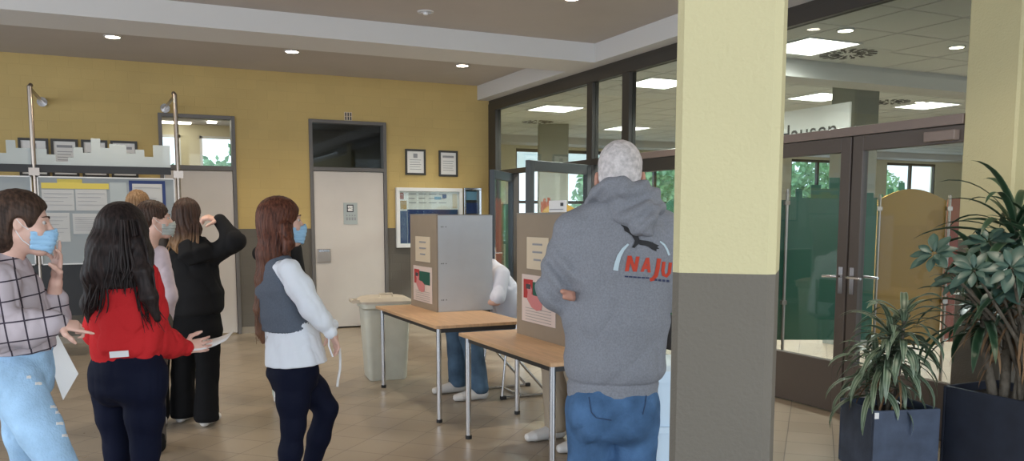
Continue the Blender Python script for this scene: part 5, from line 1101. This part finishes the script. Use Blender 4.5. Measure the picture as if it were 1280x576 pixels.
# ---- man in the grey hoodie
def grey_man():
    RT, FH = axes(775); D = 3.2; k = lambda x,y,d=D: W(x,y,d); org = k(766,700); org.z = 0
    t = root_at('person','white-haired person in grey printed hoodie and blue jeans seen from behind, arms folded',org)
    H = k(775,222); fr = head_frame(FH+RT*.02,UP); sd = fr[0]; fd = fr[1]
    shL,elL,wrL = k(718,290),k(698,360,3.22),k(742,372,3.50); shR,elR,wrR = k(833,292),k(852,362,3.25),k(772,370,3.50)
    tor = [(k(775,278),.17,.10),(k(773,325),.18,.13),(k(770,400),.165,.135),(k(766,470),.155,.13)]
    hR,kR,aR = k(792,512),k(794,612,3.18),k(796,728,3.22); hL,kL,aL = k(739,512),k(736,612,3.18),k(733,728,3.22)
    f = Fd(*bounds([H,aR,aL,shR,shL,elR,elL,wrL],.2),.005); P = head_sdf(f,H,fr,1.03,ears=False)
    for q in (-1,1): f.ell(P(q*.083,-.012,-.010),(.011,.018,.033),(fr[0],fr[1],fr[2]),k=.006); f.ell(P(q*.092,-.004,-.006),(.007,.010,.018),fr,k=.004,mode='s')
    f.chain([(k(726,369,3.2),.013),(k(712,367,3.10),.012),(k(703,364,3.075),.010)],k=.004); f.chain([(k(727,374,3.2),.013),(k(713,372,3.10),.012),(k(706,371,3.085),.010)],k=.004)
    f.cap(P(0,-.02,-.04),k(777,262),.062,.070,k=.03); f.loft([(c,a*.85,b*.85) for c,a,b in tor],sd)
    for a,b,c in ((shR,elR,wrR),(shL,elL,wrL)): f.chain([(a,.05),(b,.042),(c,.030)],k=.02)
    for a,b,c in ((hR,kR,aR),(hL,kL,aL)): f.chain([(a,.08),(b,.055),(c,.04)],k=.03); foot_sdf(f,c,FH,1.)
    hand_sdf(f,k(742,364,3.40),k(706,368,3.13)-k(742,364,3.40),-FH,UP,curl=(.12,.12,.15,.2),L=1.1,fr_=.010); f.chain([(wrR,.03),(k(742,364,3.40),.028)]); hand_sdf(f,wrL,RT+FH*.1,-FH,UP,curl=(.3,.3,.3,.3),L=1.05)
    fbuild(f,'body','skin2',t,org); eyes(t,P,org,1.03,'hair_white')
    f = Fd(*bounds([k(775,250),k(766,492),shR,shL,elR,elL,wrL,wrR],.2),.006)
    f.loft([(k(776,252),.10,.085),(k(775,266),.155,.105),(k(774,290),.205,.130),(k(772,335),.205,.155),(k(770,400),.198,.160),(k(768,455),.190,.155),(k(766,470),.178,.146)],sd,k=.03)
    f.loft([(k(766,477),.176,.146),(k(766,489),.176,.146)],sd,k=.006)
    f.chain([(shL,.078),(shL.lerp(elL,.5),.074),(elL,.074),(wrL,.05)],k=.05); f.chain([(shR,.078),(shR.lerp(elR,.5),.074),(elR,.074),(wrR,.05)],k=.05)
    g0 = shL.lerp(elL,.6)
    def folds(X,Y,Z):
        u = ((X-elL.x)*RT.x+(Y-elL.y)*RT.y); z = Z-elL.z; m = np.exp(-((u-.01)**2+(z-.06)**2)/.010); return -.013*m*np.sin((z*1.0+u*.75)*62+1.5*np.sin(u*22))
    f.disp(lambda X,Y,Z:.0065*wr(X,Y,Z,1.3,51)+.0025*wr(X,Y,Z,.5,52)+folds(X,Y,Z)); hz_ = k(766,474).z
    f.disp(lambda X,Y,Z:.008*np.exp(-((Z-hz_)/.006)**2))
    top = fbuild(f,'hoodie','greyhood',t,org)
    f = Fd(*bounds([k(775,225,3.1),k(808,305,3.05)],.17),.005)
    f.loft([(k(780,244,3.16),.080,.045),(k(790,256,3.12),.088,.045),(k(799,268,3.085),.080,.040),(k(805,281,3.06),.052,.034),(k(810,292,3.05),.022,.022)],RT,k=.025)
    f.chain([(k(740,253,3.19),.024),(k(748,242,3.14),.026),(k(762,234,3.10),.025),(k(780,232,3.08),.025),(k(800,235,3.11),.026),(k(814,248,3.15),.030),(k(822,262,3.14),.028)],k=.03)
    f.cap(k(776,218,3.22),k(777,244,3.20),.070,.070,k=.015,mode='s')
    def hf(X,Y,Z):
        u = (X*RT.x+Y*RT.y); return -.007*np.sin((Z*.85-u*.55)*95+1.5*np.sin(u*30))
    f.disp(lambda X,Y,Z: hf(X,Y,Z)*.7+.005*wr(X,Y,Z,.7,55)); fbuild(f,'hood','greyhood',t,org)
    f = Fd(*bounds([hR,hL,aR,aL,k(766,480)],.2),.007); f.loft([(k(766,478),.155,.126),(k(766,500),.168,.140),(k(766,525),.165,.14)],sd,k=.02)
    for q in (-1,1): f.ell(k(766+q*24,515,3.13),(.085,.085,.11),fr,k=.05)
    for a,b,c in ((hR,kR,aR),(hL,kL,aL)): f.chain([(a,.095),(b,.078),(c,.065)],k=.025)
    f.disp(lambda X,Y,Z:.006*wr(X,Y,Z,1.,61)+.003*wr(X,Y,Z,.45,62)); f.clip(lambda X,Y,Z:.03-Z,.01); jn = fbuild(f,'jeans','denim',t,org)
    for c in (aR,aL): f = Fd(*bounds([c,c+FH*.25],.1),.006); foot_sdf(f,c,FH,1.1); f.clip(lambda X,Y,Z:-Z); fbuild(f,'shoe','sneaker',t,org)
    # back pocket seams, projected on the cloth
    cam_o = Vector((0,0,EYE))
    def bvh(o): return BVHTree.FromPolygons([v.co+org for v in o.data.vertices],[tuple(p.vertices) for p in o.data.polygons])
    bj,bt = bvh(jn),bvh(top)
    def drop(b_,x,y,off=.002):
        d = ray(x,y).normalized(); h = b_.ray_cast(cam_o,d); return (h[0]-d*off-org) if h[0] else None
    MS = mat('jeans_seam',(.03,.06,.13),.8)
    for pts in (((736,496),(739,515),(745,522),(768,526)),((808,494),(806,508),(803,520))):
        pp = []
        for (x0,y0),(x1,y1) in zip(pts[:-1],pts[1:]):
            for i in range(6): p = drop(bj,x0+(x1-x0)*i/6,y0+(y1-y0)*i/6); pp += [p] if p else []
        if len(pp) > 3: MB().tube(pp,.0022,6).build('pocket_seam',MS,t,smooth=True)
    # printed emblem on the back (flat print lying on the fleece)
    def decal(name, polys, m, off=.0025, step=1.6):
        bm = bmesh.new()
        for poly in polys:
            vs = [bm.verts.new((x,y,0)) for x,y in poly]; bm.faces.new(vs)
        bmesh.ops.triangulate(bm,faces=bm.faces[:])
        for _ in range(5):
            es = [e for e in bm.edges if e.calc_length() > step]
            if not es: break
            bmesh.ops.subdivide_edges(bm,edges=es,cuts=1,use_grid_fill=False); bmesh.ops.triangulate(bm,faces=[f_ for f_ in bm.faces if len(f_.verts) > 3])
        bad = []
        for v in bm.verts:
            p = drop(bt,v.co.x,v.co.y,off)
            if p is None: bad.append(v)
            else: v.co = p
        bmesh.ops.delete(bm,geom=bad,context='VERTS'); me = bpy.data.meshes.new(name); bm.to_mesh(me); bm.free(); return link(name,me,m,top)
    def wide(pts, w): # stroke polygon
        Lh,Rh = [],[]
        for i,p in enumerate(pts):
            a = pts[max(i-1,0)]; b_ = pts[min(i+1,len(pts)-1)]; dx,dy = b_[0]-a[0],b_[1]-a[1]; n = math.hypot(dx,dy); ww = w[i] if isinstance(w,(list,tuple)) else w
            Lh.append((p[0]-dy/n*ww,p[1]+dx/n*ww)); Rh.append((p[0]+dy/n*ww,p[1]-dx/n*ww))
        return Lh+Rh[::-1]
    MR = mat('red_logo_print',(.50,.045,.02),.7); MK = mat('black_logo_print',(.012,.012,.014),.7); MW = mat('pale_blue_logo_print',(.50,.62,.68),.7); MN = mat('dark_blue_logo_print',(.03,.04,.10),.7)
    Nn = [[(781,339),(784.6,319.5),(789.4,319.5),(785.9,339)],[(785.2,319.5),(789.4,319.5),(796,339.5),(791.4,339.5)],[(791.6,339.5),(795.2,320.5),(799.6,320.5),(796,339.5)]]
    Aa = [[(800.5,339.5),(807.6,322),(811.2,322),(804.6,339.5)],[(807.8,322),(811.6,322),(813.5,340.5),(809.6,340.5)],[(804,336),(805.4,332),(811.8,332.5),(812,336.5)]]
    Jj = [wide([(824,323),(822,336),(820,344),(816.5,348.5),(812.5,350)],[2.6,2.6,2.6,2.5,2.0])]
    Uu = [wide([(830,327),(828.6,338),(829.6,343.5),(833,345),(836.6,341),(838.2,328)],2.1)]
    decal('letter_print',Nn+Aa+Jj+Uu,MR)
    arc = [(769.5,338),(771,330),(774,320),(779,311.5),(785.5,305)]; decal('left_arc_print',[wide(arc,[3.2,3,2.6,2.0,1.2])],MW)
    decal('right_arc_print',[wide([(825,301.5),(830.5,306),(834,312),(836.6,319)],[.8,1.2,1.3,1.2])],MW)
    LW = [(774,273),(777.5,277),(776.2,281),(779.5,284),(780.5,288.5),(785.5,291),(790,294.5),(793,300),(796.5,303),(799.5,299.5),(797.8,294.5),(793.5,289),(789,284),(784.5,281.5),(783.5,279.5),(779.8,279.6),(780,276.2)]
    RW = [(798.5,299.5),(797,303.5),(800,306),(806,307),(811,308.6),(815,311.5),(820.5,314),(820.8,311.2),(824.2,311),(821.6,308.6),(824,306.6),(819.8,305.2),(815.5,302.6),(809,300.8),(803.5,300.2)]
    BD = [(794,299),(799,298),(799.5,303),(796.5,306.5),(793,310),(790,309),(792.5,305)]
    decal('bird_print',[LW,RW,BD],MK,.003)
    decal('small_line_print',[[(781+5.2*i,344.5+.35*i),(785.4+5.2*i,344.8+.35*i),(785.4+5.2*i,346.6+.35*i),(781+5.2*i,346.3+.35*i)] for i in range(6)]+[[(818+5*i,348+.5*i),(821.6+5*i,348.4+.5*i),(821.6+5*i,351.2+.5*i),(818+5*i,350.8+.5*i)] for i in range(4)],MN)
    f = Fd(*bounds([H],.17),.0038); f.ell(P(0,-.016,.044),(.082,.106,.093),fr); f.ell(P(0,-.050,-.010),(.074,.068,.066),fr,k=.03)
    f.ell(P(0,.128,-.03),(.12,.09,.13),fr,k=.010,mode='s')
    for q in (-1,1): f.ell(P(q*.092,.004,-.022),(.030,.036,.050),fr,k=.008,mode='s')
    f.disp(lambda X,Y,Z:.0016*wr(X,Y,Z,.16,71)+.0012*wr(X,Y,Z,.08,72)); fbuild(f,'hair','hair_white',t,org)
# ---- seated voters (facing -X)
def seated(org, lb, mats, dx=0.):
    org = Vector(org)
    t = root_at('person',lb,org); Q = lambda x,y,z: Vector(org)+Vector((x,y,z)); fd = Vector((-1,0,0)); fr = head_frame(Vector((-.8,0,-.6)),Vector((-.6,0,.8))); sd = Vector((0,1,0))
    H = Q(-.33,0,1.20); s = .97
    hips = [(Q(-.02,q*.10,.54),Q(-.47,q*.16-.16,.52),Q(-.42-.06*(q>0),q*.17-.21,.10)) for q in (-1,1)]
    arms = [(Q(-.13,q*.18,1.02),Q(-.20,q*.24,.80),Q(-.42,q*.12,.755)) for q in (-1,1)]
    f = Fd(*bounds([H,Q(.1,0,.5)]+[p for a in hips+arms for p in a],.2),.0065); P = head_sdf(f,H,fr,s); f.cap(P(0,-.02,-.05),Q(-.15,0,1.07),.05,.058,k=.03)
    f.loft([(Q(0,0,.52),.13,.10),(Q(-.02,0,.75),.12,.09),(Q(-.10,0,1.0),.14,.09)],sd)
    for a in arms: f.chain([(a[0],.045),(a[1],.038),(a[2],.027)],k=.02); hand_sdf(f,a[2],Vector((-1,0,-.05)),Vector((0,0,-1)),Vector((0,-1 if a[0].y>org[1] else 1,0)),L=.95)
    for a in hips: f.chain([(a[0],.075),(a[1],.052),(a[2],.036)],k=.03); foot_sdf(f,a[2],fd,.9)
    fbuild(f,'body','skin',t,org); eyes(t,P,org)
    f = Fd(*bounds([Q(0,0,.5),Q(-.2,0,1.1)]+[p for a in arms for p in a],.2),.008)
    f.loft([(Q(.02,0,.50),.165,.135),(Q(.0,0,.66),.165,.135),(Q(-.05,0,.88),.175,.130),(Q(-.12,0,1.03),.165,.095),(Q(-.16,0,1.09),.08,.07)],sd,k=.02)
    for a in arms: f.chain([(a[0],.072),(a[0].lerp(a[1],.85),.070)],k=.05)
    f.disp(lambda X,Y,Z:.008*wr(X,Y,Z,1.,81)); fbuild(f,'shirt',mats[0],t,org)
    f = Fd(*bounds([Q(0,0,.55)]+[p for a in hips for p in a],.2),.008); f.loft([(Q(.03,0,.53),.165,.12),(Q(-.08,0,.54),.17,.095)],sd)
    for a in hips: f.chain([(a[0],.10),(a[1],.092),(Vector((a[2].x,a[2].y,.10)),.080)],k=.03)
    f.disp(lambda X,Y,Z:.006*wr(X,Y,Z,.9,83)); f.clip(lambda X,Y,Z:.05-Z,.01); fbuild(f,'trousers',mats[1],t,org)
    for a in hips: f = Fd(*bounds([a[2],a[2]+fd*.24],.1),.006); foot_sdf(f,a[2],fd,1.12); f.clip(lambda X,Y,Z:-Z); fbuild(f,'shoe','sneaker',t,org)
    f = Fd(*bounds([H],.2),.006); f.ell(P(0,-.018,.046),(.080,.102,.090),fr); f.ell(P(0,-.05,-.01),(.076,.062,.05),fr,k=.03); f.ell(P(0,.128,-.035),(.12,.082,.115),fr,k=.01,mode='s')
    f.disp(strands(H,.002,seed=3)); fbuild(f,'hair',mats[2],t,org)
import time as _t
_t0 = _t.time()
vest_woman(); red_woman(); plaid_woman(); black_woman(); grey_man()
_ra,_rb = axes(190)
stander(174,5.3,1.60,_rb,'person in pink shirt, grey mask, short brown hair, between the red and black tops','blouse2','brownbag','hair_short','maskgrey',b=.66,short=True,wl=.055,hd=_ra+_rb*.05,lw=.06,hx=.095,shoe='black')
stander(173,5.95,1.69,_rb,'person with dark blond hair, only the crown visible behind the near-black hair','brownbag','black','hair_blond',b=.8)
_D = 6.75; stander(353,_D,1.58,axes(353)[1],'person in pale trousers hidden behind the vest-wearing person, elbow showing at the left','black2','palegreen','hair_brown',b=.52,el=(-1,W(325,317,_D),W(342,300,_D+.2)),wl=.058,lw=.075)
seated((3.12,6.74,0),'seated person in white shirt and blue jeans behind the farther voting booth',('tee','denim_mid','hair_short'))
seated((3.16,5.02,0),'seated person in beige trousers mostly hidden behind the white-haired man',('tee','beige','hair_brown'))
# ------------------------------------------------------------------ light
w = bpy.data.worlds.new('World'); SC.world = w; w.use_nodes = True; nt = w.node_tree; bg = nt.nodes['Background']
tc = nt.nodes.new('ShaderNodeTexCoord'); sp = nt.nodes.new('ShaderNodeSeparateXYZ'); nt.links.new(tc.outputs['Generated'], sp.inputs[0])
r = nt.nodes.new('ShaderNodeValToRGB'); nt.links.new(sp.outputs['Z'], r.inputs[0]); r.color_ramp.elements[0].color = (.60,.68,.78,1); r.color_ramp.elements[1].color = (.45,.65,1,1)
e = r.color_ramp.elements.new(.12); e.color = (.75,.88,1,1)
nt.links.new(r.outputs[0], bg.inputs[0]); bg.inputs[1].default_value = 2.2
def area(name, loc, to, sx, sy, en, col):
    l = bpy.data.lights.new(name, 'AREA'); l.shape = 'RECTANGLE'; l.size = sx; l.size_y = sy; l.energy = en; l.color = col
    o = bpy.data.objects.new(name, l); COL.objects.link(o); o.location = loc; o.rotation_euler = (Vector(to)-Vector(loc)).to_track_quat('-Z','Y').to_euler(); return o
area('window_light', (2.5,-3.4,1.9), (1.6,5,1.2), 7, 2.2, 170, (.88,.94,1))
area('window_light_side', (-5.6,3.5,1.9), (0,5,1.2), 5, 2, 110, (1,.97,.92))  # broad area light from the unseen left side; no window modelled there
#area('hall_daylight', (12,14.9,1.9), (8,8,1.0), 10, 1.9, 420, (.85,.93,1))
def spot(loc, en, col=(1,.86,.68), ang=2.2):
    l = bpy.data.lights.new('lamp_beam','SPOT'); l.energy = en; l.color = col; l.spot_size = ang; l.spot_blend = .8; l.shadow_soft_size = .06
    o = bpy.data.objects.new('lamp_beam', l); COL.objects.link(o); o.location = loc
for x,y in ((.09,9.9),(1.92,9.9),(3.99,9.9),(3.65,6.5),(1.7,6.5),(0,6.5),(3.6,2.8)): spot((x,y,CZ-.04), 75)
for x,y in LP: spot((x,y,HZ-.03), 340, (.97,1,.98), 3.0)
area('room_lamp', (.9,12.8,2.9), (.9,12.9,0), .6,.6, 20, (1,.9,.75))
SC.view_settings.view_transform = 'Standard'; SC.view_settings.look = 'None'; SC.view_settings.gamma = 1; SC.view_settings.use_curve_mapping = False
SC.view_settings.exposure = 0.2
